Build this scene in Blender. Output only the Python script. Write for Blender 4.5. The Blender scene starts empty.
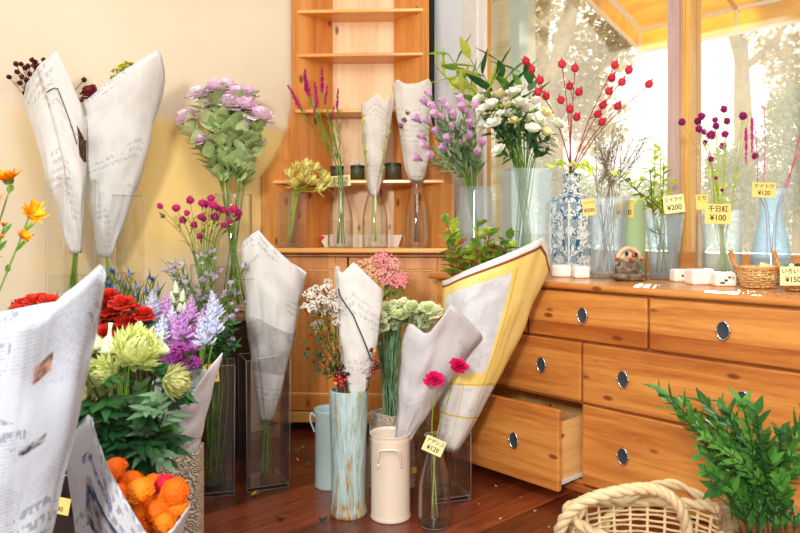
import bpy, math, random
from mathutils import Vector, Matrix, noise
V = Vector
PI = math.pi
rnd = random.Random(7)
scene = bpy.context.scene
COL = scene.collection

# ------------------------------------------------------------------ camera maths
FOC = 700.0; HOR = 228.0; CAMZ = 1.0
def P(x, y, Y):
    """world point seen at photo pixel x,y when it stands Y metres in front of the camera"""
    return V(((x - 400) / FOC * Y, Y, CAMZ - (y - HOR) / FOC * Y))
def PZ(x, z, Y):
    return V(((x - 400) / FOC * Y, Y, z))
S0 = V((0.173, 3.21, 0)); U = V((0.669, -0.743, 0)).normalized(); W = V((-U.y, U.x, 0))
ROOM_ROT = math.atan2(U.y, U.x)
def R(x, y, z=0):
    return S0 + U * x + W * y + V((0, 0, z))
def wall_s(px, yr=0.60):
    a = (px - 400) / FOC; o = S0 + W * yr
    return (o.y * a - o.x) / (U.x - U.y * a)
def wall_z(px, py, yr=0.60):
    s = wall_s(px, yr); q = R(s, yr)
    return CAMZ - (py - HOR) / FOC * q.y

# ------------------------------------------------------------------ mesh builder
class MB:
    def __init__(s, o=(0, 0, 0)):
        s.o = V(o); s.v = []; s.f = []; s.m = []; s.uv = None; s.cm = 0
    def add(s, vs, fs):
        b = len(s.v); s.v.extend([V(p) - s.o for p in vs])
        for f in fs:
            s.f.append(tuple(b + i for i in f)); s.m.append(s.cm)
        return b
    def box(s, c, size, rot=None):
        c = V(c); h = V(size) / 2
        vs = [V((x * h.x, y * h.y, z * h.z)) for x in (-1, 1) for y in (-1, 1) for z in (-1, 1)]
        if rot: vs = [rot @ q for q in vs]
        s.add([c + q for q in vs], [(0, 1, 3, 2), (4, 6, 7, 5), (0, 4, 5, 1), (2, 3, 7, 6), (0, 2, 6, 4), (1, 5, 7, 3)])
    def bb(s, x0, x1, y0, y1, z0, z1):
        s.box(((x0 + x1) / 2, (y0 + y1) / 2, (z0 + z1) / 2), (abs(x1 - x0), abs(y1 - y0), abs(z1 - z0)))
    def prism(s, poly, z0, z1):
        n = len(poly)
        vs = [V((x, y, z0)) for x, y in poly] + [V((x, y, z1)) for x, y in poly]
        fs = [tuple(range(n - 1, -1, -1)), tuple(range(n, 2 * n))] + [(i, (i + 1) % n, n + (i + 1) % n, n + i) for i in range(n)]
        s.add(vs, fs)
    def prism_dir(s, pts, d):
        n = len(pts); d = V(d)
        s.add([V(p) for p in pts] + [V(p) + d for p in pts],
              [tuple(range(n - 1, -1, -1)), tuple(range(n, 2 * n))] + [(i, (i + 1) % n, n + (i + 1) % n, n + i) for i in range(n)])
    def tube(s, pts, r, seg=6, cap=True):
        pts = [V(p) for p in pts]; n = len(pts)
        rs = r if isinstance(r, (list, tuple)) else [r] * n
        t = (pts[1] - pts[0]).normalized()
        a = t.orthogonal().normalized(); vs = []
        for i, p in enumerate(pts):
            t2 = (pts[min(i + 1, n - 1)] - pts[max(i - 1, 0)])
            if t2.length > 1e-9: t = t2.normalized()
            a = (a - t * a.dot(t))
            a = a.normalized() if a.length > 1e-6 else t.orthogonal().normalized()
            b = t.cross(a)
            for k in range(seg):
                w = 2 * PI * k / seg
                vs.append(p + (a * math.cos(w) + b * math.sin(w)) * rs[i])
        fs = [(i * seg + k, i * seg + (k + 1) % seg, (i + 1) * seg + (k + 1) % seg, (i + 1) * seg + k) for i in range(n - 1) for k in range(seg)]
        if cap:
            fs += [tuple(range(seg - 1, -1, -1)), tuple(range((n - 1) * seg, n * seg))]
        s.add(vs, fs)
    def lathe(s, prof, seg=32, c=(0, 0, 0), sx=1, sy=1):
        c = V(c); vs = []; n = len(prof)
        for r, z in prof:
            for k in range(seg):
                w = 2 * PI * k / seg
                vs.append(c + V((r * math.cos(w) * sx, r * math.sin(w) * sy, z)))
        fs = [(i * seg + k, i * seg + (k + 1) % seg, (i + 1) * seg + (k + 1) % seg, (i + 1) * seg + k) for i in range(n - 1) for k in range(seg)]
        if prof[0][0] > 1e-6: fs.append(tuple(range(seg - 1, -1, -1)))
        if prof[-1][0] > 1e-6: fs.append(tuple(range((n - 1) * seg, n * seg)))
        s.add(vs, fs)
    def ball(s, c, r, seg=8, rings=6, sc=(1, 1, 1), bump=0, rot=None):
        c = V(c); vs = []
        for i in range(rings + 1):
            a = PI * i / rings
            for k in range(seg):
                w = 2 * PI * k / seg
                q = V((math.sin(a) * math.cos(w), math.sin(a) * math.sin(w), math.cos(a)))
                rr = r * (1 + (bump * noise.noise(q * 4 + c * 31) if bump else 0))
                q = V((q.x * sc[0], q.y * sc[1], q.z * sc[2])) * rr
                if rot: q = rot @ q
                vs.append(c + q)
        s.add(vs, [(i * seg + k, (i + 1) * seg + k, (i + 1) * seg + (k + 1) % seg, i * seg + (k + 1) % seg) for i in range(rings) for k in range(seg)])
    def petal(s, b, d, up, L, Wd, curl=0.0, cup=0.15, rows=4, frill=0.0, kind='leaf', droop=0.0):
        b = V(b); d = V(d).normalized(); up = V(up)
        up = up - d * up.dot(d)
        up = up.normalized() if up.length > 1e-5 else d.orthogonal().normalized()
        side = d.cross(up); vs = []; p = b.copy(); st = L / rows
        for i in range(rows + 1):
            t = i / rows; a = curl * t
            dd = d * math.cos(a) + up * math.sin(a); nn = up * math.cos(a) - d * math.sin(a)
            if i: p = p + dd * st + V((0, 0, -droop * st * t))
            if kind == 'leaf': w = math.sin(PI * min(1, t * .93 + .05) ** .75) * .5
            elif kind == 'fan': w = (.12 + .42 * t ** .7) if t < .85 else .40
            elif kind == 'cup': w = .5 * math.sin(PI * (t * .72 + .12))
            else: w = .5 * (1 - t * .75)
            w = max(w, .03) * Wd
            fr = frill * Wd * (rnd.random() - .5) * t
            fr2 = frill * Wd * (rnd.random() - .5) * t
            vs += [p - side * w + nn * (cup * w + fr), p + dd * (frill * L * .3 * rnd.random() if i == rows else 0), p + side * w + nn * (cup * w + fr2)]
        fs = []
        for i in range(rows):
            a0 = i * 3
            fs += [(a0, a0 + 1, a0 + 4, a0 + 3), (a0 + 1, a0 + 2, a0 + 5, a0 + 4)]
        s.add(vs, fs)
    def build(s, name, mat, parent=None, smooth=False, bevel=0, seg=2, solid=0):
        me = s.mesh(name, mat, smooth)
        o = bpy.data.objects.new(name, me); COL.objects.link(o)
        if parent is not None: o.parent = parent
        if solid:
            m = o.modifiers.new('Solidify', 'SOLIDIFY'); m.thickness = solid; m.offset = 0
        if bevel:
            m = o.modifiers.new('Bevel', 'BEVEL'); m.width = bevel; m.segments = seg; m.limit_method = 'ANGLE'; m.angle_limit = math.radians(50)
            m.harden_normals = False
        return o
    def mesh(s, name, mat, smooth=False):
        me = bpy.data.meshes.new(name); me.from_pydata([tuple(q) for q in s.v], [], s.f)
        mats = mat if isinstance(mat, (list, tuple)) else [mat]
        for m in mats: me.materials.append(m)
        if len(mats) > 1: me.polygons.foreach_set('material_index', s.m)
        if smooth: me.polygons.foreach_set('use_smooth', [True] * len(me.polygons))
        if s.uv:
            ul = me.uv_layers.new(name='UVMap'); li = [0] * len(me.loops); me.loops.foreach_get('vertex_index', li)
            flat = []
            for i in li: flat += list(s.uv[i])
            ul.data.foreach_set('uv', flat)
        me.update(); return me

def tag(o, label=None, cat=None, group=None, kind=None):
    if label: o['label'] = label
    if cat: o['category'] = cat
    if group: o['group'] = group
    if kind: o['kind'] = kind
    return o
def empty(name, loc=(0, 0, 0), rz=0, label=None, cat=None, group=None, kind=None):
    o = bpy.data.objects.new(name, None); COL.objects.link(o); o.empty_display_size = .05
    o.location = loc; o.rotation_euler = (0, 0, rz); tag(o, label, cat, group, kind)
    return o
def struct(o): o['kind'] = 'structure'; return o
def curve(pts, sub=4):
    pts = [V(p) for p in pts]
    if len(pts) < 3: 
        return [pts[0].lerp(pts[1], i / 3) for i in range(4)]
    out = []; n = len(pts)
    for i in range(n - 1):
        p0 = pts[i - 1] if i else pts[0] * 2 - pts[1]; p1 = pts[i]; p2 = pts[i + 1]
        p3 = pts[i + 2] if i + 2 < n else pts[-1] * 2 - pts[-2]
        for k in range(sub):
            t = k / sub; t2 = t * t; t3 = t2 * t
            out.append(.5 * ((2 * p1) + (p2 - p0) * t + (2 * p0 - 5 * p1 + 4 * p2 - p3) * t2 + (3 * p1 - p0 - 3 * p2 + p3) * t3))
    out.append(pts[-1]); return out
def along(cv, t):
    f = max(0, min(.9999, t)) * (len(cv) - 1); i = int(f)
    return cv[i].lerp(cv[i + 1], f - i), (cv[i + 1] - cv[i]).normalized()
def rv(a=1): return V((rnd.uniform(-a, a), rnd.uniform(-a, a), rnd.uniform(-a, a)))

# ------------------------------------------------------------------ materials
def lin(c):
    def f(u):
        u /= 255; return u / 12.92 if u <= .04045 else ((u + .055) / 1.055) ** 2.4
    return tuple(f(x) for x in c) + (1,)
MATS = {}
class NT:
    def __init__(s, name):
        s.mat = bpy.data.materials.new(name); s.mat.use_nodes = True; s.t = s.mat.node_tree; s.t.nodes.clear()
        s.out = s.n('ShaderNodeOutputMaterial')
    def n(s, typ, **kw):
        nd = s.t.nodes.new(typ)
        for k, v in kw.items():
            if k.startswith('i_'):
                key = k[2:]; key = int(key) if key.isdigit() else key.replace('_', ' ')
                nd.inputs[key].default_value = v
            else: setattr(nd, k, v)
        return nd
    def l(s, a, b): s.t.links.new(a, b)
    def math(s, op, a, b=None, clamp=False):
        nd = s.n('ShaderNodeMath', operation=op, use_clamp=clamp)
        for i, q in enumerate((a, b)):
            if q is None: continue
            if isinstance(q, (int, float)): nd.inputs[i].default_value = q
            else: s.l(q, nd.inputs[i])
        return nd.outputs[0]
    def mix(s, fac, a, b, typ='MIX'):
        nd = s.n('ShaderNodeMix', data_type='RGBA', blend_type=typ)
        for i, q in ((0, fac), (6, a), (7, b)):
            if isinstance(q, (int, float, tuple)): nd.inputs[i].default_value = q
            else: s.l(q, nd.inputs[i])
        return nd.outputs[2]
    def noise(s, vec, scale, detail=2, rough=.5, dist=0):
        nd = s.n('ShaderNodeTexNoise', i_Scale=scale, i_Detail=detail, i_Roughness=rough, i_Distortion=dist)
        if vec: s.l(vec, nd.inputs['Vector'])
        return nd
    def mapping(s, vec, scale=(1, 1, 1), loc=(0, 0, 0), rot=(0, 0, 0)):
        nd = s.n('ShaderNodeMapping'); nd.inputs['Scale'].default_value = scale; nd.inputs['Location'].default_value = loc
        nd.inputs['Rotation'].default_value = rot; s.l(vec, nd.inputs[0]); return nd.outputs[0]
    def ramp(s, fac, stops, interp='LINEAR'):
        nd = s.n('ShaderNodeValToRGB'); cr = nd.color_ramp; cr.interpolation = interp
        while len(cr.elements) < len(stops): cr.elements.new(.5)
        for e, (p, c) in zip(cr.elements, stops): e.position = p; e.color = c
        s.l(fac, nd.inputs[0]); return nd.outputs[0]
    def pbsdf(s, col, rough=.5, spec=.5, metal=0, trans=0, bump=None, bstr=.3, sub=0, coat=0):
        b = s.n('ShaderNodeBsdfPrincipled')
        if isinstance(col, tuple): b.inputs['Base Color'].default_value = col
        else: s.l(col, b.inputs['Base Color'])
        if isinstance(rough, (int, float)): b.inputs['Roughness'].default_value = rough
        else: s.l(rough, b.inputs['Roughness'])
        b.inputs['Specular IOR Level'].default_value = spec; b.inputs['Metallic'].default_value = metal
        b.inputs['Transmission Weight'].default_value = trans; b.inputs['Coat Weight'].default_value = coat
        if coat: b.inputs['Coat Roughness'].default_value = .15
        if bump is not None:
            bp = s.n('ShaderNodeBump', i_Strength=bstr, i_Distance=.004); s.l(bump, bp.inputs['Height']); s.l(bp.outputs[0], b.inputs['Normal'])
        return b
    def fin(s, sh):
        s.l(sh, s.out.inputs[0]); return s.mat

def plain(name, rgb, rough=.5, spec=.4, metal=0, var=.0, nscale=30, bump=0, coat=0):
    if name in MATS: return MATS[name]
    t = NT(name); c = lin(rgb); col = c; tc = t.n('ShaderNodeTexCoord').outputs['Object']
    nz = t.noise(tc, nscale, 3)
    if var:
        d = tuple(max(0, x * (1 - var)) for x in c[:3]) + (1,); h = tuple(min(1, x * (1 + var)) for x in c[:3]) + (1,)
        col = t.ramp(nz.outputs[0], [(.3, d), (.7, h)])
    b = t.pbsdf(col, rough, spec, metal, bump=nz.outputs[0] if bump else None, bstr=bump, coat=coat)
    MATS[name] = t.fin(b.outputs[0]); return MATS[name]

def plant(name, rgb, rgb2=None, trans=.35, rough=.45, nscale=25, spec=.35):
    """leaf / petal: diffuse plus light coming through, two natural tones"""
    if name in MATS: return MATS[name]
    t = NT(name); a = lin(rgb); b2 = lin(rgb2 or tuple(int(x * .82) for x in rgb))
    tc = t.n('ShaderNodeTexCoord').outputs['Object']; oi = t.n('ShaderNodeObjectInfo')
    nz = t.noise(tc, nscale, 2)
    f = t.math('ADD', nz.outputs[0], t.math('MULTIPLY', t.math('SUBTRACT', oi.outputs['Random'], .5), .35))
    col = t.ramp(f, [(.38, a), (.62, b2)])
    b = t.pbsdf(col, rough, spec)
    tr = t.n('ShaderNodeBsdfTranslucent'); t.l(col, tr.inputs[0])
    mx = t.n('ShaderNodeMixShader'); mx.inputs[0].default_value = trans * .55
    t.l(b.outputs[0], mx.inputs[1]); t.l(tr.outputs[0], mx.inputs[2])
    MATS[name] = t.fin(mx.outputs[0]); return MATS[name]

def wood(name, light, dark, axis='x', knots=True, rough=.35, staves=9, coat=.3, spec=.5, gscale=1):
    if name in MATS: return MATS[name]
    t = NT(name); tc = t.n('ShaderNodeTexCoord').outputs['Object']
    L = .6 * gscale; C = 9 * gscale
    sc = {'x': (L, C, C), 'y': (C, L, C), 'z': (C, C, L)}[axis]
    nz0 = t.noise(tc, 3, 2)
    m = t.mapping(tc, sc)
    wob = t.mix(.12, m, nz0.outputs['Color'], 'ADD')
    g1 = t.noise(wob, 2.2, 5, .6, .4).outputs[0]
    m2 = t.mapping(tc, tuple(q * 6 for q in sc))
    g2 = t.noise(m2, 3, 3, .6).outputs[0]
    # staves: boards glued side by side, every one its own tone
    sep = t.n('ShaderNodeSeparateXYZ'); t.l(tc, sep.inputs[0])
    cross = {'x': 2, 'y': 0, 'z': 0}[axis]
    st = t.math('FLOOR', t.math('MULTIPLY', t.math('ADD', sep.outputs[cross], 5.03), staves))
    wn = t.n('ShaderNodeTexWhiteNoise', noise_dimensions='1D'); t.l(st, wn.inputs['W'])
    f = t.math('ADD', t.math('MULTIPLY', g1, .62), t.math('MULTIPLY', g2, .22))
    f = t.math('ADD', f, t.math('MULTIPLY', wn.outputs[0], .22))
    col = t.ramp(f, [(.40, lin(light)), (.55, lin(tuple((a + b) // 2 for a, b in zip(light, dark)))), (.70, lin(dark))])
    if knots:
        km = t.mapping(tc, {'x': (3.0, 3.0, 7), 'y': (7, 3, 7), 'z': (7, 3, 3)}[axis])
        vo = t.n('ShaderNodeTexVoronoi', i_Scale=1.75); t.l(km, vo.inputs['Vector'])
        k = t.ramp(t.math('ADD', vo.outputs['Distance'], t.math('MULTIPLY', g2, .05)), [(.0, (1, 1, 1, 1)), (.11, (.8, .8, .8, 1)), (.17, (0, 0, 0, 1))])
        col = t.mix(k, col, lin((112, 48, 16)))
    b = t.pbsdf(col, rough, spec, bump=f, bstr=.08, coat=coat)
    MATS[name] = t.fin(b.outputs[0]); return MATS[name]

def glass(name, tint=(1, 1, 1), edge=(.62, .68, .66), milk=0.0, milkcol=(1, 1, 1), refl=.9, rough=.02, ridges=None, rscale=60):
    if name in MATS: return MATS[name]
    t = NT(name); lw = t.n('ShaderNodeLayerWeight', i_Blend=.5)
    if ridges:
        tc = t.n('ShaderNodeTexCoord').outputs['Object']; mp = t.mapping(tc, ridges); nz = t.noise(mp, rscale, 2)
        bp = t.n('ShaderNodeBump', i_Strength=.9, i_Distance=.01); t.l(nz.outputs[0], bp.inputs['Height']); t.l(bp.outputs[0], lw.inputs['Normal'])
    fc = lw.outputs['Facing']
    f = t.math('ADD', t.math('MULTIPLY', t.math('POWER', fc, 3), refl), .03, True)
    tr = t.n('ShaderNodeBsdfTransparent')
    t.l(t.mix(t.math('POWER', fc, 5), tuple(tint) + (1,), tuple(edge) + (1,)), tr.inputs[0])
    gl = t.n('ShaderNodeBsdfGlossy', i_Roughness=rough)
    if ridges: t.l(bp.outputs[0], gl.inputs['Normal'])
    mx = t.n('ShaderNodeMixShader'); t.l(f, mx.inputs[0]); t.l(tr.outputs[0], mx.inputs[1]); t.l(gl.outputs[0], mx.inputs[2])
    sh = mx.outputs[0]
    if milk:
        df = t.n('ShaderNodeBsdfDiffuse'); df.inputs[0].default_value = tuple(milkcol) + (1,)
        tl = t.n('ShaderNodeBsdfTranslucent'); tl.inputs[0].default_value = tuple(milkcol) + (1,)
        m1 = t.n('ShaderNodeMixShader'); m1.inputs[0].default_value = .5; t.l(df.outputs[0], m1.inputs[1]); t.l(tl.outputs[0], m1.inputs[2])
        m2 = t.n('ShaderNodeMixShader')
        if ridges: t.l(t.math('MULTIPLY', nz.outputs[0], milk * 2), m2.inputs[0])
        else: m2.inputs[0].default_value = milk
        t.l(sh, m2.inputs[1]); t.l(m1.outputs[0], m2.inputs[2]); sh = m2.outputs[0]
    MATS[name] = t.fin(sh); return MATS[name]

def newsprint(name, base=(214, 212, 210), ink=.5, blocks=(), hue=(60, 66, 80), seed=0, big=.35, trans=.14):
    """printed paper: rows of small grey text in columns, some headline rows and picture blocks (in paper metres, uv)"""
    if name in MATS: return MATS[name]
    t = NT(name); uv = t.n('ShaderNodeUVMap').outputs[0]
    uv = t.mapping(uv, (1, 1, 1), (seed * 1.37, seed * .71, 0))
    uv0 = t.n('ShaderNodeUVMap').outputs[0]
    sep = t.n('ShaderNodeSeparateXYZ'); t.l(uv, sep.inputs[0]); x, y = sep.outputs[0], sep.outputs[1]
    def fr(v): return t.math('FRACT', v)
    rowh = 190
    row = t.math('LESS_THAN', fr(t.math('MULTIPLY', y, rowh)), .55)
    ch = t.noise(t.mapping(uv, (700, rowh, 1)), 1, 1).outputs[0]
    ch = t.math('GREATER_THAN', ch, .47)
    colm = t.math('LESS_THAN', fr(t.math('MULTIPLY', x, 17)), .88)
    para = t.math('GREATER_THAN', t.noise(t.mapping(uv, (9, 13, 1)), 1, 0).outputs[0], .47)
    small = t.math('MULTIPLY', t.math('MULTIPLY', row, ch), t.math('MULTIPLY', colm, para))
    # headline rows
    r2 = t.math('LESS_THAN', fr(t.math('MULTIPLY', y, 42)), .55)
    c2 = t.math('GREATER_THAN', t.noise(t.mapping(uv, (150, 60, 1)), 1, 1).outputs[0], .5)
    p2 = t.math('GREATER_THAN', t.noise(t.mapping(uv, (6, 11, 1), (3, 3, 0)), 1, 0).outputs[0], .60)
    head = t.math('MULTIPLY', t.math('MULTIPLY', r2, c2), p2)
    inkf = t.math('MAXIMUM', t.math('MULTIPLY', small, ink * .38), t.math('MULTIPLY', head, ink * .7), True)
    pc = t.noise(uv, 14, 3).outputs[0]
    paper = t.ramp(pc, [(.3, lin(tuple(int(q * .95) for q in base))), (.7, lin(base))])
    col = t.mix(inkf, paper, lin(hue))
    s0 = t.n('ShaderNodeSeparateXYZ'); t.l(uv0, s0.inputs[0]); X, Yv = s0.outputs[0], s0.outputs[1]
    for (x0, x1, y0, y1, ca, cb, sc) in blocks:
        m = t.math('MULTIPLY', t.math('MULTIPLY', t.math('GREATER_THAN', X, x0), t.math('LESS_THAN', X, x1)),
                   t.math('MULTIPLY', t.math('GREATER_THAN', Yv, y0), t.math('LESS_THAN', Yv, y1)))
        pic = t.noise(uv0, sc, 4, .6).outputs[0]
        pcol = t.ramp(pic, [(.42, lin(ca)), (.58, lin(cb))])
        col = t.mix(m, col, pcol)
    nz = t.noise(uv, 30, 3)
    b = t.pbsdf(col, .75, .15, bump=nz.outputs[0], bstr=.25)
    tr = t.n('ShaderNodeBsdfTranslucent'); t.l(col, tr.inputs[0])
    mx = t.n('ShaderNodeMixShader'); mx.inputs[0].default_value = trans
    t.l(b.outputs[0], mx.inputs[1]); t.l(tr.outputs[0], mx.inputs[2])
    MATS[name] = t.fin(mx.outputs[0]); return MATS[name]

PINE_X = wood('pine_grain_x', (226, 154, 76), (164, 84, 30), 'x', True)
PINE_Y = wood('pine_grain_y', (220, 152, 80), (184, 106, 44), 'y', True)
PINE_Z = wood('pine_grain_z', (226, 156, 80), (188, 110, 44), 'z', True)
PINE_GLARE = wood('pine_glare', (240, 206, 160), (222, 176, 122), 'z', True, rough=.5, coat=.1)  # same pine as the sides, glare on the back board put into its colour
PINE_EDGE = wood('pine_edge', (240, 178, 92), (216, 142, 62), 'x', False, rough=.3)
PINE_RED = wood('pine_red', (206, 124, 62), (160, 78, 30), 'x', True)
DARKW = wood('dark_wood', (58, 30, 20), (24, 12, 8), 'z', False, rough=.45, coat=.1)
GREYW = wood('weathered_wood', (150, 118, 82), (104, 76, 50), 'y', False, rough=.6, coat=0)
BLACK = plain('black_enamel', (26, 28, 32), .35)
CHROME = plain('chrome', (210, 212, 215), .2, .5, 1)
WHITEP = plain('white_runner', (225, 225, 222), .4)
STEM = plant('stem_green', (112, 150, 52), (88, 126, 40), .1)
STEMY = plant('stem_yellowgreen', (190, 196, 66), (158, 176, 52), .2)
STEMD = plant('stem_dark', (62, 92, 44), (46, 70, 36), .1)
STEMB = plant('stem_brown', (122, 84, 52), (92, 62, 40), .05)
STEMR = plant('stem_red', (170, 50, 60), (140, 40, 50), .1)
GLASS = glass('clear_glass')
GLASSD = glass('clear_glass_thick', edge=(.5, .55, .52))
WATER = glass('water', tint=(.965, .965, .92), edge=(.80, .82, .72), refl=.5)
# ------------------------------------------------------------------ the room
def room_box(name, x0, x1, y0, y1, z0, z1, mat, bevel=0):
    o = MB(); o.bb(x0, x1, y0, y1, z0, z1)
    ob = o.build(name, mat, None, bevel=bevel); ob.location = S0; ob.rotation_euler = (0, 0, ROOM_ROT)
    return struct(ob)
# floor boards
t = NT('floor_boards'); tc = t.n('ShaderNodeTexCoord').outputs['Object']
sep = t.n('ShaderNodeSeparateXYZ'); t.l(tc, sep.inputs[0])
bx_ = t.math('MULTIPLY', t.math('ADD', sep.outputs[0], 20), 9.5)
idx = t.math('FLOOR', bx_); gap = t.math('ABSOLUTE', t.math('SUBTRACT', t.math('FRACT', bx_), .5))
wn = t.n('ShaderNodeTexWhiteNoise', noise_dimensions='1D'); t.l(idx, wn.inputs['W'])
g = t.noise(t.mapping(tc, (30, 1.8, 1)), 2, 5, .65, .5).outputs[0]
g2 = t.noise(t.mapping(tc, (90, 6, 1)), 2, 3).outputs[0]
f = t.math('ADD', t.math('ADD', t.math('MULTIPLY', g, .6), t.math('MULTIPLY', g2, .22)), t.math('MULTIPLY', wn.outputs[0], .2))
col = t.ramp(f, [(.34, lin((66, 24, 12))), (.52, lin((112, 46, 22))), (.72, lin((158, 76, 38)))])
col = t.mix(t.math('GREATER_THAN', gap, .485), col, lin((36, 14, 8)))
speck = t.n('ShaderNodeTexVoronoi', i_Scale=16); t.l(tc, speck.inputs['Vector'])
col = t.mix(t.math('LESS_THAN', speck.outputs['Distance'], .035), col, lin((176, 130, 86)))
b = t.pbsdf(col, t.math('ADD', t.math('MULTIPLY', g, .25), .22), .5, bump=f, bstr=.12, coat=.25)
FLOORM = t.fin(b.outputs[0])
room_box('floor', -.765, 4.2, -5.0, .60, -.05, 0, FLOORM)
# washed plaster wall with warm reflected light painted into its colour, edges brushed out
t = NT('washed_plaster_glow'); tc = t.n('ShaderNodeTexCoord').outputs['Object']
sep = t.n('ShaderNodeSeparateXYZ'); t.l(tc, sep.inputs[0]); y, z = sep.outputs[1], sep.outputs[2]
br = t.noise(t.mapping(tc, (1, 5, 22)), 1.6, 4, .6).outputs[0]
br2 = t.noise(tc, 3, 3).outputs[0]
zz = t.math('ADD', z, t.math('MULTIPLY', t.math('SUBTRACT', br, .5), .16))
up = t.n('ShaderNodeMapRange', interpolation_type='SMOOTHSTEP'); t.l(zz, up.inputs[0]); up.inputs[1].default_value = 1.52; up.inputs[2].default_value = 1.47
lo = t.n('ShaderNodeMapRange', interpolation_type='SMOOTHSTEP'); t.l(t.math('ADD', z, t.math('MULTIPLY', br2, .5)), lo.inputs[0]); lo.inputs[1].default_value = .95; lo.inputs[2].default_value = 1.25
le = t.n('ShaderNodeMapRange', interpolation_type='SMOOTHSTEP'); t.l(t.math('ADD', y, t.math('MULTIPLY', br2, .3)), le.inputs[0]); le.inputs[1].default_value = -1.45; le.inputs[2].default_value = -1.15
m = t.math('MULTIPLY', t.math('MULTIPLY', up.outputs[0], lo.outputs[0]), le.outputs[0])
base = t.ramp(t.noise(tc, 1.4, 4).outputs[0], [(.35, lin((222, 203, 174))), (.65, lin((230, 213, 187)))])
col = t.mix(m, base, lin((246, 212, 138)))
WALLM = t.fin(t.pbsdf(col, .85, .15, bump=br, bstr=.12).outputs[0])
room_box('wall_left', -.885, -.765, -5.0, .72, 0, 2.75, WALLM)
# window wall, glazed from the low sill up
GX0 = wall_s(484); TX0 = wall_s(430); TX1 = wall_s(434.5); CX1 = wall_s(463); MX0 = wall_s(669); MX1 = wall_s(690.5)
SILLZ = wall_z(690, 252)
PLAS2 = plain('white_plaster_cool', (232, 241, 248), .8, .2, var=.03, nscale=3)
LATT = plain('off_white_painted_boards', (232, 228, 220), .6, .3, var=.05, nscale=40, bump=.3)
room_box('wall_right', -.765, TX0, .60, .72, 0, 2.75, plain('beige_plaster_plain', (226, 210, 186), .85, .1))
room_box('trim_1', TX0, TX1, .575, .72, 0, 2.75, plain('dark_teal_trim', (22, 40, 42), .4))
room_box('wall_right_pier', TX1, CX1, .60, .72, 0, 2.75, PLAS2)
room_box('trim_2', CX1, GX0 - .045, .59, .72, 0, 2.75, LATT)
room_box('wall_right_below', GX0 - .045, 3.4, .60, .72, 0, SILLZ - .09, plain('beige_plaster_plain', (226, 210, 186), .85, .1))
room_box('wall_right_above', GX0 - .045, 3.4, .60, .72, 2.55, 2.75, PLAS2)
SILLW = wood('sill_pine', (214, 150, 84), (176, 104, 50), 'x', False)
room_box('window_sill', GX0 - .045, 3.4, .585, .72, SILLZ - .09, SILLZ, SILLW)
FRW = wood('window_frame_honey', (222, 176, 96), (186, 132, 60), 'z', False)
FRP = wood('window_frame_brown', (196, 166, 156), (160, 126, 116), 'z', False)
w1 = empty('window_1', S0, ROOM_ROT); struct(w1)
mb = MB(); mb.bb(GX0 - .045, GX0 - .004, .60, .64, SILLZ, 2.55); mb.build('frame', LATT, w1)
mb = MB(); mb.bb(GX0 - .004, GX0, .632, .66, SILLZ, 2.55); mb.build('glazing_bead', FRW, w1)
VEILED = NT('haze_veil_glass')  # washed-out glare of the view put into the pane as a translucent veil
tr = VEILED.n('ShaderNodeBsdfTransparent'); tr.inputs[0].default_value = (.97, .98, .97, 1)
tl = VEILED.n('ShaderNodeBsdfTranslucent'); tl.inputs[0].default_value = (.95, .93, .88, 1)
gl = VEILED.n('ShaderNodeBsdfGlossy', i_Roughness=.01)
tcd = VEILED.n('ShaderNodeTexCoord').outputs['Object']
nzd = VEILED.noise(VEILED.mapping(tcd, (3, 1, 2)), 2, 4).outputs[0]
mx = VEILED.n('ShaderNodeMixShader'); VEILED.l(VEILED.math('ADD', VEILED.math('MULTIPLY', nzd, .05), .05), mx.inputs[0]); VEILED.l(tr.outputs[0], mx.inputs[1]); VEILED.l(tl.outputs[0], mx.inputs[2])
mx2 = VEILED.n('ShaderNodeMixShader', i_0=.04); VEILED.l(mx.outputs[0], mx2.inputs[1]); VEILED.l(gl.outputs[0], mx2.inputs[2])
VEILED = VEILED.fin(mx2.outputs[0])
mb = MB(); mb.bb(GX0, MX0, .655, .659, SILLZ, 2.55); mb.build('pane', VEILED, w1)
w2 = empty('window_2', S0, ROOM_ROT); struct(w2)
mb = MB(); mb.bb(MX0, MX0 + (MX1 - MX0) * .56, .585, .71, SILLZ, 2.55); mb.build('mullion', FRP, w2)
mb = MB(); mb.bb(MX0 + (MX1 - MX0) * .56 + .0, MX1, .60, .70, SILLZ, 2.55); mb.bb(MX0 + (MX1 - MX0) * .70, MX0 + (MX1 - MX0) * .78, .592, .60, SILLZ, 2.55); mb.build('frame', FRW, w2)
mb = MB(); mb.bb(MX1, 3.2, .655, .659, SILLZ, 2.55); mb.build('pane', VEILED, w2)
mb = MB(); mb.bb(3.2, 3.4, .60, .70, SILLZ, 2.55); mb.build('end_frame', FRW, w2)

# ------------------------------------------------------------------ dresser by the window
ch = empty('chest_of_drawers', S0, ROOM_ROT, 0) if False else empty('chest_of_drawers', S0, ROOM_ROT)
tag(ch, 'wide honey pine chest of drawers under the window, one bottom drawer pulled open', 'chest of drawers')
CL = 1.56; CD = .57; Z1 = .342; Z2 = .573; ZT = .767; ZTOP = .7925; MID = .772
body = MB()
body.bb(0, .02, 0.004, CD, .03, ZT); body.bb(CL - .02, CL, 0.004, CD, .03, ZT); body.bb(.02, CL - .02, CD - .01, CD, .03, ZT)
body.bb(.02, CL - .02, .01, CD - .01, .03, .045)
for zc in (Z1, Z2): body.bb(.02, CL - .02, .012, .05, zc - .008, zc + .004)
body.bb(.02, CL - .02, .012, .05, ZT - .012, ZT)
body.bb(MID - .012, MID + .012, .012, CD - .01, .045, Z2)
for q in (CL / 3, 2 * CL / 3): body.bb(q - .01, q + .01, .012, CD - .01, Z2, ZT)
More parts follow.
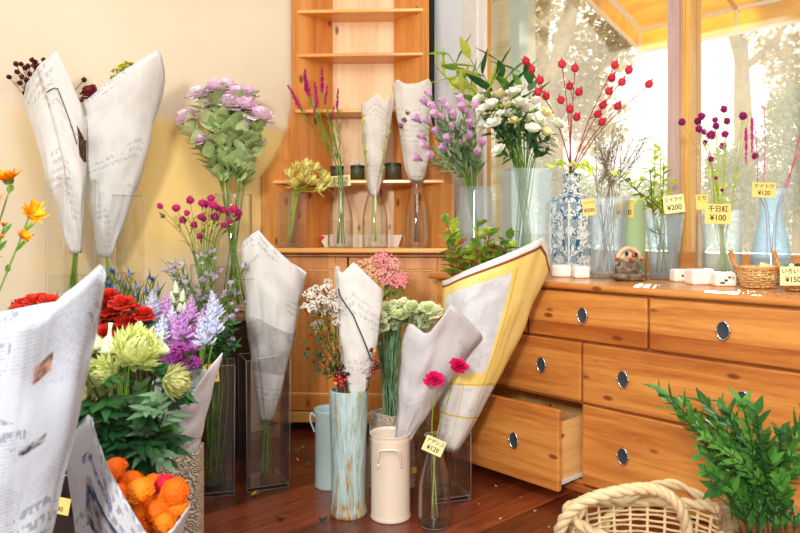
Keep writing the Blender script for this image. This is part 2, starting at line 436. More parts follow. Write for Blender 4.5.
body.build('carcass', PINE_X, ch, bevel=.002)
mb = MB(); mb.bb(-.012, CL + .012, -.006, .05, 0, .03); mb.bb(-.012, .03, -.0, CD, 0, .03); mb.bb(CL - .03, CL + .012, 0, CD, 0, .03); mb.build('plinth', PINE_RED, ch, bevel=.006)
mb = MB(); mb.bb(-.035, CL + .035, -.032, CD, ZT, ZTOP); mb.build('top', PINE_X, ch, bevel=.011, seg=4)
def pull_mesh():
    a = MB(); a.cm = 0; a.lathe([(0, -.001), (.0262, -.001), (.0262, -.004), (.0235, -.005), (.018, -.0035), (.0, -.0025)], 28)
    a.cm = 1
    pts = [V((.0262 * math.cos(k * PI / 14), .0262 * math.sin(k * PI / 14), -.005)) for k in range(29)]
    a.tube(pts, .0028, 6, False)
    for sx in (-1, 1): a.ball((sx * .030, 0, -.006), .0045, 8, 5)
    me = a.mesh('drawer_pull', [plain('graphite', (62, 64, 68), .35), CHROME], True)
    me.transform(Matrix.Rotation(-PI / 2, 4, 'X')); me.transform(Matrix.Diagonal((.74, 1, 1.12, 1)))
    for q in me.vertices: pass
    return me
PULL = pull_mesh()
def drawer(x0, x1, z0, z1, knobs, out=0.0):
    g = .004
    a = MB(); a.bb(x0 + g, x1 - g, -.012 - out, .012 - out, z0 + g, z1 - g)
    # moulded edge: a slightly raised field
    f = a.build('drawer', PINE_X, ch, bevel=.007, seg=3)
    fb = MB(); yb0 = .012 - out; yb1 = CD - .04 - out; h = (z1 - z0) * .80
    fb.bb(x0 + .022, x0 + .036, yb0, yb1, z0 + .02, z0 + h); fb.bb(x1 - .036, x1 - .022, yb0, yb1, z0 + .02, z0 + h)
    fb.bb(x0 + .036, x1 - .036, yb1 - .012, yb1, z0 + .02, z0 + h); fb.bb(x0 + .036, x1 - .036, yb0, yb1 - .012, z0 + .02, z0 + .03)
    fb.build('drawer_box', wood('pine_box_side', (240, 196, 128), (214, 156, 84), 'y', True, coat=.1), f)
    if out:
        for xx in (x0 + .016, x1 - .020): rl = MB(); rl.bb(xx, xx + .006, yb0 + .01, yb0 + out + .1, z0 + .022, z0 + .036); rl.build('runner', WHITEP, f)
        for zz in (z0 + .05, z0 + h - .03): sc = MB(); sc.ball((x1 - .0215, yb0 + .02, zz), .004, 8, 4); sc.build('screw', CHROME, f)
    for kx, kz in knobs:
        k = bpy.data.objects.new('drawer_pull', PULL); COL.objects.link(k); k.parent = f; k.location = (kx, -.012 - out, kz)
    return f
zk1 = .672; zk2 = .46; zk3 = .185
for i in range(3): drawer(i * CL / 3, (i + 1) * CL / 3, Z2, ZT - .006, [((i + .5) * CL / 3, zk1)])
drawer(0, MID, Z1, Z2, [(.26, zk2), (MID - .18, zk2)]); drawer(MID, CL, Z1, Z2, [(MID + .175, zk2), (CL - .20, zk2)])
drawer(MID, CL, .035, Z1, [(MID + .175, zk3), (CL - .20, zk3)])
drawer(0, MID, .035, Z1, [(.20, zk3), (MID - .205, zk3)], out=.14)

# ------------------------------------------------------------------ corner hutch
HO = V((-.21, 3.42, 0)); HR = math.atan2(-.052, .9986)
hu = empty('corner_cabinet', HO, HR); tag(hu, 'tall honey pine corner cabinet with open shelves above two panelled doors', 'cabinet')
def hw(x, y, z): return HO + Matrix.Rotation(HR, 3, 'Z') @ V((x, y, z))
HW_ = .478; CT = .904
def trap(setb, fr=.0):
    w = HW_ - setb + fr
    return [(-w, setb - fr), (w, setb - fr), (.178, .300), (-.178, .300)]
mb = MB()
mb.prism([(-.47, .012), (-.175, .305), (-.16, .295), (-.45, .012)], .045, .88)
mb.prism([(.47, .012), (.175, .305), (.16, .295), (.45, .012)][::-1], .045, .88)
mb.prism([(-.16, .29), (.16, .29), (.16, .305), (-.16, .305)], .045, .88)
mb.prism([(-.45, .02), (.45, .02), (.17, .29), (-.17, .29)], .045, .065)
mb.prism([(-.478, -.002), (.478, -.002), (.45, .022), (-.45, .022)], .86, .88)
mb.bb(-.470, -.452, -.002, .02, .09, .86); mb.bb(.452, .470, -.002, .02, .09, .86)
mb.build('cabinet_body', PINE_Z, hu, bevel=.002)
mb = MB(); mb.bb(-.476, .476, -.004, .018, .045, .10); mb.build('plinth', PINE_EDGE, hu, bevel=.006)
mb = MB(); mb.prism([(-.484, -.078), (.484, -.078), (.484, .0), (.18, .306), (-.18, .306), (-.484, .0)], .88, CT); mb.build('counter', PINE_EDGE, hu, bevel=.007, seg=3)
for sx in (-1, 1):
    fo = MB(); fo.lathe([(.022, 0), (.026, .02), (.02, .045)], 16, (sx * .40, .04, 0)); fo.build('foot', PINE_Z, hu)
fo = MB(); fo.lathe([(.022, 0), (.026, .02), (.02, .045)], 16, (0, .25, 0)); fo.build('foot', PINE_Z, hu)
for (x0, x1) in ((-.450, -.047), (-.040, .450)):
    z0, z1 = .105, .857; r = .058
    a = MB(); a.bb(x0, x0 + r, -.006, .014, z0, z1); a.bb(x1 - r, x1, -.006, .014, z0, z1)
    a.bb(x0 + r, x1 - r, -.006, .014, z1 - r, z1); a.bb(x0 + r, x1 - r, -.006, .014, z0, z0 + r + .02)
    d = a.build('door', PINE_Z, hu, bevel=.003)
    a = MB(); a.bb(x0 + r - .002, x1 - r + .002, .004, .010, z0 + r, z1 - r); p_ = a.build('door_panel', PINE_Z, d)
    a = MB(); xi0, xi1, zi0, zi1 = x0 + r, x1 - r, z0 + r + .02, z1 - r
    a.bb(xi0, xi0 + .009, -.001, .006, zi0, zi1); a.bb(xi1 - .009, xi1, -.001, .006, zi0, zi1); a.bb(xi0, xi1, -.001, .006, zi1 - .009, zi1); a.bb(xi0, xi1, -.001, .006, zi0, zi0 + .009)
    a.build('moulding', PINE_EDGE, d, bevel=.003)
    a = MB(); kx = x1 - .03 if x0 < 0 else x0 + .03
    a.lathe([(0.006, 0), (.006, .008), (.014, .016), (.013, .024), (0, .028)], 16)
    me = a.mesh('door_knob', PINE_EDGE, True); me.transform(Matrix.Rotation(PI / 2, 4, 'X')); k = bpy.data.objects.new('door_knob', me); COL.objects.link(k); k.parent = d; k.location = (kx, -.006, .50)
# side boards with their swept front edge
def sweep(z):
    if z < 1.26: return .004
    if z < 1.60:
        u_ = (z - 1.26) / .34; return .004 + .115 * (1 - (1 - u_) ** 1.8)
    return .119
for sx in (-1, 1):
    zs = [CT, 1.22] + [1.26 + .34 * k / 10 for k in range(11)] + [1.602, 2.45]
    fr = []
    for i, z in enumerate(zs):
        s_ = sweep(z) + (.008 if z > 1.601 else 0)
        fr.append((s_, z))
    outer = [V((sx * (HW_ - s_), s_, z)) for s_, z in fr] + [V((sx * .176, .302, 2.45)), V((sx * .176, .302, CT))]
    d = V((-sx * .0135, -.0135, 0)) * 1.0
    a = MB(); a.prism_dir(outer if sx < 0 else outer[::-1], d); a.build('side_board', PINE_Z, hu, bevel=.002)
a = MB(); a.bb(-.178, .178, .296, .306, CT, 2.45); a.build('back_board', PINE_GLARE, hu)
for z, sb in ((2.112, .131), (1.889, .131), (1.603, .122), (1.238, .030), (2.43, .131)):
    pl = [(-(HW_ - sb) + .0195, sb), ((HW_ - sb) - .0195, sb), (.168, .294), (-.168, .294)]
    a = MB(); a.prism(pl, z - .018, z); a.build('shelf', PINE_EDGE, hu, bevel=.004)

# ------------------------------------------------------------------ low dark cupboard along the wall
bc = empty('low_cupboard', S0, ROOM_ROT); tag(bc, 'low dark wooden cupboard with a plank top along the beige wall', 'cupboard')
BZ = .63
a = MB(); a.bb(-.755, -.40, -2.9, -.70, BZ - .028, BZ); a.build('plank_top', GREYW, bc, bevel=.004)
a = MB(); a.bb(-.75, -.43, -2.88, -.72, .0, BZ - .028); a.build('body', DARKW, bc)
for k in range(4):
    a = MB(); y0 = -.74 - k * .54; a.bb(-.43, -.415, y0 - .50, y0, .05, BZ - .05); a.build('door', DARKW, bc, bevel=.004)

# ------------------------------------------------------------------ outside
GP = plain('pale_paving', (206, 200, 182), .9, .1, var=.15, nscale=.8)
a = MB(); a.bb(-25, 40, .74, 45, -.2, -.12); o = a.build('ground', GP); o.location = S0; o.rotation_euler = (0, 0, ROOM_ROT); struct(o)
AWN = NT('awning_canvas'); tcn = AWN.n('ShaderNodeTexCoord').outputs['Object']
cc = AWN.ramp(AWN.noise(AWN.mapping(tcn, (2, 8, 8)), 2, 4).outputs[0], [(.35, lin((246, 196, 52))), (.65, lin((252, 218, 96)))])
d_ = AWN.n('ShaderNodeBsdfDiffuse'); tl = AWN.n('ShaderNodeBsdfTranslucent'); AWN.l(cc, d_.inputs[0]); AWN.l(cc, tl.inputs[0])
mx = AWN.n('ShaderNodeMixShader', i_0=.6); AWN.l(d_.outputs[0], mx.inputs[1]); AWN.l(tl.outputs[0], mx.inputs[2]); AWN = AWN.fin(mx.outputs[0])
WBAR = plain('white_painted_steel', (238, 232, 214), .4)
OBAR = plain('ochre_painted_steel', (206, 150, 40), .5)
aw = empty('awning', S0, ROOM_ROT); tag(aw, 'yellow canvas awning on a white metal frame outside the window', 'awning')
AY = 2.0; ax0 = wall_s(640, AY); az = wall_z(640, 30, AY); azl = az - .155; AX1 = 3.6; WZ = az + .42; YW = .75
a = MB(); th = .004
a.add([(ax0, AY, az), (AX1, AY, az), (AX1, YW, WZ), (ax0, YW, WZ)], [(0, 1, 2, 3)])
a.build('canopy', AWN, aw, solid=.003)
a = MB(); a.add([(ax0, AY + .002, azl), (AX1, AY + .002, azl), (AX1, AY + .002, az), (ax0, AY + .002, az)], [(0, 1, 2, 3)])
a.add([(ax0, AY, azl), (ax0, YW, WZ - .17), (ax0, YW, WZ), (ax0, AY, az)], [(0, 1, 2, 3)])
a.build('valance', AWN, aw, solid=.003)
def rod(name, p, q, r, m, par):
    a = MB(); a.tube([p, q], r, 8); return a.build(name, m, par)
rod('front_rail', (ax0, AY - .02, az - .01), (AX1, AY - .02, az - .01), .014, WBAR, aw)
rod('lower_rail', (ax0, AY - .02, azl), (AX1, AY - .02, azl), .012, WBAR, aw)
rod('side_rail', (ax0 + .02, AY, az - .01), (ax0 + .02, YW, WZ - .01), .014, WBAR, aw)
rod('lower_side_rail', (ax0 + .02, AY, azl), (ax0 + .02, YW, WZ - .165), .012, WBAR, aw)
x = ax0 + .01
while x < AX1:
    rod('valance_post', (x, AY - .02, azl), (x, AY - .02, az), .010, WBAR, aw)
    rod('rafter', (x, AY, az - .02), (x, YW, WZ - .02), .012, OBAR if x > ax0 + .1 else WBAR, aw)
    x += .62
rod('wall_rail', (ax0, YW, WZ), (AX1, YW, WZ), .02, WBAR, aw)
a = MB(); a.bb(AX1 - .04, AX1, AY - .04, AY, -.12, az); a.build('post', WBAR, aw)
# outdoor post next to the window
q = wall_s(512, .95); q1 = wall_s(530, .95)
a = MB(); a.bb(q, q1, .93, 1.0, -.12, 2.9); o = a.build('outdoor_post', plain('pale_teal_paint', (186, 206, 196), .5)); o.location = S0; o.rotation_euler = (0, 0, ROOM_ROT); tag(o, 'pale teal square post outside, near the left end of the window', 'post')
q = wall_s(470, 1.5); q1 = wall_s(513, 1.5)
a = MB()
for k in range(9): a.bb(q - .6, q1 - .01, 1.5 + (k % 2) * .006, 1.53, -.12 + k * .34, -.12 + k * .34 + .335)
o = a.build('board_fence', wood('pale_boards', (232, 214, 170), (206, 182, 128), 'x', False, coat=0, rough=.8)); o.location = S0; o.rotation_euler = (0, 0, ROOM_ROT); tag(o, 'pale wooden board screen seen outside between frame and teal post', 'fence')
BARK = plain('pale_bark', (196, 176, 132), .9, .1, var=.2, nscale=6, bump=.4)
LEAFO = plant('outdoor_leaf_tan', (206, 186, 126), (186, 170, 110), .5)
LEAFG = plant('outdoor_leaf_green', (176, 186, 140), (150, 166, 120), .5)
def tree(px, Y, limbs, crown, n, lw, label, mat, name='tree', leaf=.07):
    base = PZ(px, -.12, Y); r0 = empty(name, base); tag(r0, label, 'tree', 'trees outside the window')
    a = MB(base)
    for pts, ra in limbs:
        w = [P(x_, y_, Y + dy) for x_, y_, dy in pts]
        if w[0].z > 20: pass
        a.tube(curve(w), [ra * (1 - .55 * k / (len(curve(w)) - 1)) for k in range(len(curve(w)))], 8)
    a.build('trunk', BARK, r0, True)
    c = MB(base)
    for i in range(n):
        cx, cy, cr = crown[i % len(crown)]
        d = V((rnd.gauss(0, 1), rnd.gauss(0, 1), rnd.gauss(0, 1))).normalized() * (rnd.random() ** .5) * cr / FOC * Y
        p_ = P(cx, cy, Y) + d
        c.petal(p_, rv().normalized(), V((0, 0, 1)), leaf * rnd.uniform(.6, 1.3), leaf * .7, rnd.uniform(-.5, .5), rows=2)
    c.build('crown', mat, r0)
tree(548, 9, [([(560, 330, 0), (556, 240, 0), (552, 140, 0), (548, 80, 0)], .22), ([(550, 100, 0), (535, 50, .3), (520, 10, .5), (515, -60, .5)], .13), ([(549, 90, 0), (562, 45, -.2), (574, 0, -.4), (584, -60, -.5)], .12), ([(553, 115, 0), (545, 70, .3), (545, 20, .4), (560, -50, .4)], .09), ([(555, 120, 0), (600, 70, .3), (640, 30, .6)], .06)],
     [(520, 20, 60), (596, 50, 40), (560, -20, 60), (590, 120, 36), (520, 150, 30), (575, 90, 30), (630, 20, 34)], 4400, .1, 'forked bare-trunked tree behind the left window, pale in the sun', LEAFO, leaf=.11)
tree(744, 10, [([(752, 330, 0), (748, 230, 0), (743, 120, 0), (741, 40, 0)], .20), ([(742, 60, 0), (730, 20, 0), (722, -30, 0)], .1), ([(742, 70, 0), (765, 50, 0), (790, 20, 0)], .06)],
     [(778, 50, 26), (795, 80, 26), (785, 110, 20), (745, 20, 20)], 1900, .1, 'upright trunk straight behind the right window, beside the sun glare', LEAFO, leaf=.10)
tree(800, 6.5, [([(800, 380, 0), (796, 250, 0), (800, 120, 0)], .05)], [(785, 150, 34), (800, 110, 34), (815, 190, 34), (775, 190, 22), (770, 215, 24)], 4200, .1, 'small grey green tree at the right edge of the window', LEAFG, leaf=.06)
tree(640, 7.5, [([(640, 380, 0), (640, 250, 0)], .04)], [(640, 210, 34), (600, 205, 36), (675, 200, 30), (560, 200, 34), (715, 205, 34), (745, 195, 40), (775, 205, 40), (730, 170, 26), (540, 180, 26), (620, 240, 30), (700, 240, 30), (760, 240, 36)], 9500, .1, 'low pale shrubs growing in a row across the garden', LEAFG, name='shrub', leaf=.07)
# ------------------------------------------------------------------ vessels
GLINTG = glass('edge_glint', tint=(.9, .95, .93), edge=(.8, .9, .86), milk=.30, milkcol=(.92, .97, .95), refl=1.0, rough=.1)  # milky strips along the glass edges, highlights put into their colour
MILKY_ = None
def box_vase(name, label, px, Y, z0, w, h, rot=0, top=None, mat=GLASSD, th=.006, base=.018, water=0, cat='vase', group=None, d=None, watermat=None, bev=.004):
    top = top or w; loc = PZ(px, z0, Y); d = d or w
    r0 = empty(name, loc, rot, label, cat, group)
    def ring(hw, hd, z): return [(-hw, -hd, z), (hw, -hd, z), (hw, hd, z), (-hw, hd, z)]
    k = d / w; a = MB(); o0 = w / 2; o1 = top / 2
    fw = lambda z: o0 + (o1 - o0) * z / h
    vs = ring(o0, o0 * k, 0) + ring(o1, o1 * k, h) + ring(o1 - th, o1 * k - th, h) + ring(fw(base) - th, fw(base) * k - th, base)
    fs = [(3, 2, 1, 0)]
    for b0 in (0, 4, 8):
        for i in range(4):
            j = (i + 1) % 4; fs.append((b0 + i, b0 + j, b0 + 4 + j, b0 + 4 + i))
    fs.append((12, 13, 14, 15)); a.add(vs, fs)
    a.build('vase_wall', mat, r0, bevel=bev)
    if mat in (GLASSD, MILKY_):
        a = MB(); e_ = .0012
        for sx in (-1, 1):
            for sy in (-1, 1): a.tube([V((sx * (o0 - e_), sy * (o0 * k - e_), .004)), V((sx * (o1 - e_), sy * (o1 * k - e_), h - .002))], .0016, 5)
        for z_, hw in ((h - .001, o1 - .002), (.004, o0 - .002), (base, fw(base) - .004)):
            q = [V((-hw, -hw * k, z_)), V((hw, -hw * k, z_)), V((hw, hw * k, z_)), V((-hw, hw * k, z_))]
            for i in range(4): a.tube([q[i], q[(i + 1) % 4]], .0014, 5)
        a.build('edge_glint', GLINTG, r0, True)
    if water:
        e = .0015; a = MB()
        vs = ring(fw(base) - th - e, fw(base) * k - th - e, base + .001) + ring(fw(water) - th - e, fw(water) * k - th - e, water)
        a.add(vs, [(3, 2, 1, 0), (4, 5, 6, 7)] + [(i, (i + 1) % 4, 4 + (i + 1) % 4, 4 + i) for i in range(4)])
        a.build('water', watermat or WATER, r0)
    return r0
def round_vase(name, label, px, Y, z0, prof, mat, th=.004, base=.015, water=0, cat='vase', group=None, seg=40, smooth=True, sx=1, sy=1, rot=0):
    loc = PZ(px, z0, Y); r0 = empty(name, loc, rot, label, cat, group)
    inner = [(max(r - th, .001), z) for r, z in prof[::-1] if z > base]
    rb = [r for r, z in prof if z <= base][-1]
    a = MB(); a.lathe([(.0, prof[0][1])] + prof + inner + [(rb - th, base), (0, base)], seg, sx=sx, sy=sy); a.build('vase_wall', mat, r0, smooth)
    if mat == GLASS:
        a = MB()
        for r_, z_ in ((prof[-1][0] - th * .5, prof[-1][1]), (prof[0][0] - .002, .003)): a.tube([V((r_ * math.cos(q * PI / 16), r_ * math.sin(q * PI / 16), z_)) for q in range(33)], .0015, 5, False)
        a.build('edge_glint', GLINTG, r0, True)
    if water:
        pr = [(max(r - th - .0015, .001), z) for r, z in prof if base < z < water]
        def rad(zz):
            for (ra, za), (rb2, zb) in zip(prof, prof[1:]):
                if za <= zz <= zb and zb > za: return ra + (rb2 - ra) * (zz - za) / (zb - za)
            return prof[-1][0]
        a = MB(); a.lathe([(0, base + .001), (rad(base) - th - .0015, base + .001)] + pr + [(rad(water) - th - .0015, water), (0, water)], seg, sx=sx, sy=sy)
        a.build('water', WATER, r0, smooth)
    return r0
def smooth_prof(pts, sub=5):
    c = curve([V((r, 0, z)) for r, z in pts], sub); return [(p.x, p.z) for p in c]
BOTTLE = smooth_prof([(.050, 0), (.055, .008), (.0555, .06), (.054, .12), (.047, .17), (.034, .215), (.0275, .245), (.027, .275), (.032, .298), (.0345, .303)], 4)
def bottle(label, px, Y, z0, s=1, water=.12, group=None, hs=1):
    return round_vase('glass_bottle', label, px, Y, z0, [(r * s, z * s * hs) for r, z in BOTTLE], GLASS, th=.0028, base=.008, water=water, cat='bottle', group=group)

# textured materials
def glaze():
    t = NT('dripped_glaze'); tc = t.n('ShaderNodeTexCoord').outputs['Object']
    n1 = t.noise(t.mapping(tc, (30, 30, 3.2)), 2, 4, .6, .6).outputs[0]
    n2 = t.noise(t.mapping(tc, (60, 60, 9)), 3, 3, .7).outputs[0]
    sep = t.n('ShaderNodeSeparateXYZ'); t.l(tc, sep.inputs[0])
    bot = t.n('ShaderNodeMapRange'); t.l(sep.outputs[2], bot.inputs[0]); bot.inputs[1].default_value = .07; bot.inputs[2].default_value = 0
    f = t.math('ADD', t.math('ADD', t.math('MULTIPLY', n1, .65), t.math('MULTIPLY', n2, .35)), t.math('MULTIPLY', bot.outputs[0], .12))
    col = t.ramp(f, [(.30, lin((204, 222, 220))), (.49, lin((172, 196, 194))), (.56, lin((150, 170, 160))), (.60, lin((196, 140, 66))), (.66, lin((120, 116, 92)))])
    return t.fin(t.pbsdf(col, .35, .5, bump=f, bstr=.7, coat=.3).outputs[0])
def carved(name, light, dark, sc=26):
    t = NT(name); tc = t.n('ShaderNodeTexCoord').outputs['Object']
    vo = t.n('ShaderNodeTexVoronoi', i_Scale=sc); t.l(t.mix(.05, tc, t.noise(tc, 20).outputs['Color'], 'ADD'), vo.inputs['Vector'])
    wv = t.math('SINE', t.math('MULTIPLY', vo.outputs['Distance'], 21)); f = t.math('ADD', t.math('MULTIPLY', wv, .5), .5)
    col = t.ramp(f, [(.25, lin(dark)), (.6, lin(light))])
    return t.fin(t.pbsdf(col, .7, .2, bump=f, bstr=.9).outputs[0])
def bluewhite():
    t = NT('blue_white_porcelain'); tc_ = t.n('ShaderNodeTexCoord').outputs['Object']; s_ = t.n('ShaderNodeSeparateXYZ'); t.l(tc_, s_.inputs[0])
    cb = t.n('ShaderNodeCombineXYZ'); t.l(t.math('ADD', s_.outputs[0], t.math('MULTIPLY', s_.outputs[1], 1.3)), cb.inputs[0]); t.l(s_.outputs[2], cb.inputs[1]); tc = cb.outputs[0]
    d = t.mix(.06, tc, t.noise(tc, 24).outputs['Color'], 'ADD')
    vo = t.n('ShaderNodeTexVoronoi', i_Scale=15, i_Randomness=.6, voronoi_dimensions='2D'); t.l(tc, vo.inputs['Vector'])
    fl = t.math('LESS_THAN', t.math('ABSOLUTE', t.math('SUBTRACT', t.math('SINE', t.math('MULTIPLY', vo.outputs['Distance'], 46)), .5)), .95)
    infl = t.math('LESS_THAN', vo.outputs['Distance'], .30)
    n = t.noise(d, 30, 0, .5, .8).outputs[0]
    vd = t.n('ShaderNodeTexVoronoi', i_Scale=95); t.l(d, vd.inputs['Vector'])
    vine = t.math('MAXIMUM', t.math('LESS_THAN', t.math('ABSOLUTE', t.math('SUBTRACT', n, .5)), .05), t.math('LESS_THAN', vd.outputs['Distance'], .30))
    m = t.mix(infl, vine, fl)
    col = t.mix(m, lin((238, 240, 236)), lin((18, 96, 138)))
    return t.fin(t.pbsdf(col, .2, .5, coat=.5).outputs[0])
GLAZE = glaze(); CARVB = carved('carved_beige_ceramic', (222, 204, 180), (166, 146, 120), 46); CARVW = carved('carved_ivory_ceramic', (232, 220, 200), (190, 174, 152), 46)
BLUEW = bluewhite()
CREAM = plain('cream_enamel', (232, 216, 196), .35, .5, coat=.3); PALEB = plain('pale_blue_enamel', (196, 220, 220), .35, .5, coat=.3)
MILKY = glass('sky_tinted_glass', tint=(.95, .98, .99), edge=(.72, .82, .90), milk=.13, milkcol=(.86, .94, 1.0))
TEXG = glass('hammered_glass', tint=(.9, .94, .97), edge=(.6, .68, .74), milk=.16, milkcol=(.88, .94, 1.0), ridges=(6, 6, 1), rscale=14)
CUTG = glass('cut_crystal_glass', tint=(.88, .94, .98), edge=(.55, .66, .74), milk=.16, milkcol=(.85, .93, 1.0), ridges=(4, 4, .8), rscale=12)
GREENG = glass('sage_green_glass', tint=(.72, .80, .66), edge=(.55, .65, .5), milk=.45, milkcol=(.74, .80, .64))

# on the floor
VL = box_vase('square_glass_vase', 'tall square glass vase on the floor holding the newspaper cone beside the corner cabinet', 264, 2.74, 0, .165, .50, .40, top=.17, water=.20)
VK = box_vase('square_glass_vase', 'tall dark looking glass vase of aster stems on the floor by the low cupboard', 216, 2.66, 0, .135, .49, .25, top=.14, water=.21)
prof = smooth_prof([(.064, 0), (.066, .012), (.060, .05), (.060, .15), (.063, .25), (.066, .33), (.067, .41), (.065, .435)], 6)
VT = round_vase('ceramic_vase', 'tall cylindrical vase in runny pale turquoise glaze with rusty streaks', 348.5, 2.455, 0, prof, GLAZE, th=.007, seg=56)
prof = [(.058, 0), (.06, .004), (.058, .010), (.058, .28), (.061, .29), (.062, .30)]
VP = round_vase('enamel_pitcher', 'pale blue enamel can half hidden behind the turquoise glazed vase', 330, 2.72, 0, prof, PALEB, th=.003, cat='can')
a = MB(); a.tube(curve([(-.052, -.02, .27), (-.070, -.02, .285), (-.074, -.02, .26), (-.060, -.02, .22), (-.056, -.02, .215)]), .004, 8); a.build('handle', PALEB, VP, True)
prof = [(.069, 0), (.0715, .004), (.069, .012), (.068, .02), (.068, .268), (.0695, .274), (.068, .279), (.071, .288), (.073, .292)]
VC = round_vase('enamel_can', 'cream enamel can with a bent side handle in front of the carved ivory vase', 390.5, 2.43, 0, prof, CREAM, th=.0035, cat='can')
a = MB(); a.tube(curve([(-.040, -.061, .205), (-.040, -.068, .222), (-.037, -.072, .246), (-.02, -.078, .253), (.012, -.078, .253), (.028, -.074, .247), (.034, -.068, .225), (.034, -.062, .20)], 5), .0042, 8); a.build('handle', CREAM, VC, True)
for sx in (-.040, .034): a = MB(); a.ball((sx, -.0605, .198), .008, 8, 6, (1, .4, 1.6)); a.build('handle_plate', CREAM, VC, True)
VI = box_vase('carved_vase', 'square ivory vase with carved scrolls, holding the white carnations', 392, 2.70, 0, .128, .295, .80, mat=CARVW, th=.008)
VR = box_vase('square_glass_vase', 'square glass vase on the floor under the yellow paper cone', 444, 2.62, 0, .155, .36, .30, water=.20)
VB = bottle('narrow necked glass bottle on the floor holding two pink blooms, tag on its neck', 434.5, 2.36, 0, 1.0, .125)
VG = box_vase('carved_vase', 'square sand coloured vase with carved lattice at lower left, holding a newspaper bundle', 181, 1.86, 0, .104, .415, .12, mat=CARVB, th=.007)
# on the low cupboard
V1 = box_vase('square_glass_vase', 'leftmost square glass vase on the low cupboard, newspaper cone with dark burs in it', 71, 2.66, BZ, .128, .555, -.62, water=.19)
V2 = box_vase('square_glass_vase', 'square glass vase on the low cupboard holding the newspaper cone with yellow sprays', 119, 2.80, BZ, .135, .50, -.55, water=.19)
V3 = round_vase('cylinder_glass_vase', 'tall clear glass cylinder on the low cupboard holding the lavender roses', 233, 3.10, BZ, [(.082, 0), (.0825, .01), (.0825, .515), (.081, .52)], GLASS, water=.2)
V4 = round_vase('glass_tumbler', 'slim glass vase on the low cupboard filled with magenta globe flowers', 203, 2.93, BZ, [(.048, 0), (.05, .01), (.054, .21), (.053, .215)], GLASS, water=.1)
# behind the mums
VM = box_vase('square_glass_vase', 'glass vase at lower left filled with the greenish chrysanthemums', 128, 1.50, 0, .12, .475, .35, water=.3)
VN = box_vase('wooden_planter', 'dark slatted wooden planter at lower left behind the newspapers', 58, 1.62, 0, .20, .40, .3, mat=DARKW, th=.012, cat='planter')
VS = round_vase('flower_bucket', 'dark bucket of red blooms hidden behind the foreground newspaper', 112, 2.10, 0, [(.07, 0), (.083, .45), (.086, .46)], BLACK, cat='bucket')
VS2 = round_vase('flower_bucket', 'dark bucket of red blooms near the left edge behind the foreground newspaper', 26, 2.12, 0, [(.07, 0), (.083, .45), (.086, .46)], BLACK, cat='bucket')
VSP = round_vase('flower_bucket', 'dark bucket of spiky blue tipped stems below the low cupboard vases', 133, 2.44, 0, [(.07, 0), (.085, .42), (.088, .43)], BLACK, cat='bucket')
VST = round_vase('flower_bucket', 'dark bucket of purple spires between the red blooms and the carved vase', 172, 2.26, 0, [(.065, 0), (.08, .42), (.083, .43)], BLACK, cat='bucket')
# corner cabinet counter
VH0 = box_vase('square_glass_vase', 'square glass vase of yellow spidery flowers on the corner cabinet counter', 292, 3.435, CT, .10, .265, .72, water=.12)
VH1 = bottle('glass bottle with magenta plumes and a price tag, leftmost bottle on the corner cabinet', 340.5, 3.41, CT, 1.12, .13)
VH2 = bottle('middle of three glass bottles on the corner cabinet, slim paper cone in it', 375, 3.405, CT, 1.14, .13)
VH3 = bottle('right of three glass bottles on the corner cabinet, wide paper cone in it', 416.5, 3.40, CT, 1.14, .17)
# pots on the shelf
OLIVE = plain('olive_glazed_tin', (78, 78, 50), .45, .4, var=.1, nscale=20)
SZ = 1.238
for px, r_, h_, lab in ((337, .034, .075, 'dark olive tin on the cabinet shelf, leftmost, behind the magenta plumes'), (357.5, .036, .078, 'olive tin with a small white knob on the cabinet shelf'), (393, .042, .090, 'largest dark olive tin on the cabinet shelf, between the two paper cones')):
    r0 = empty('tin', PZ(px, SZ, 3.56), 0, lab, 'tin', 'olive tins on the cabinet shelf')
    a = MB(); a.lathe([(r_, 0), (r_, h_), (r_ - .003, h_ + .002), (0, h_ + .002)], 28); a.build('body', OLIVE, r0, True)
    a = MB(); a.lathe([(r_ + .0015, h_ - .014), (r_ + .002, h_ - .001), (0, h_ + .003)], 28); a.build('lid', plain('dark_green_lid', (50, 56, 42), .4), r0)
    if px == 357.5: a = MB(); a.lathe([(.010, h_ + .003), (.012, h_ + .02), (.004, h_ + .024), (.003, h_ + .03), (0, h_ + .03)], 14); a.build('knob', WHITEP, r0, True)
# paper boat tray behind the bottles
c0 = PZ(362, CT, 3.66); r0 = empty('paper_tray', c0, 0, 'long folded white paper tray lying behind the bottles', 'tray')
a = MB(); l_, w_ = .21, .035
a.add([(-l_ + .02, -w_, 0), (l_ - .02, -w_, 0), (l_ - .02, w_, 0), (-l_ + .02, w_, 0), (-l_ - .02, -w_ - .01, .058), (l_, -w_ - .01, .06), (l_, w_ + .01, .06), (-l_ - .02, w_ + .01, .062)], [(0, 1, 2, 3), (0, 4, 5, 1), (1, 5, 6, 2), (2, 6, 7, 3), (3, 7, 4, 0)])
a.build('tray', plain('cream_paper', (240, 228, 212), .7), r0, solid=.0015)
a = MB(); a.add([(-l_ - .022, -w_ - .012, .066), (-l_ + .022, -w_ - .012, .05), (-l_ - .0, -w_ - .012, .026)], [(0, 1, 2)]); a.build('corner_flap', plain('red_paper', (190, 40, 40), .6), r0, solid=.001)
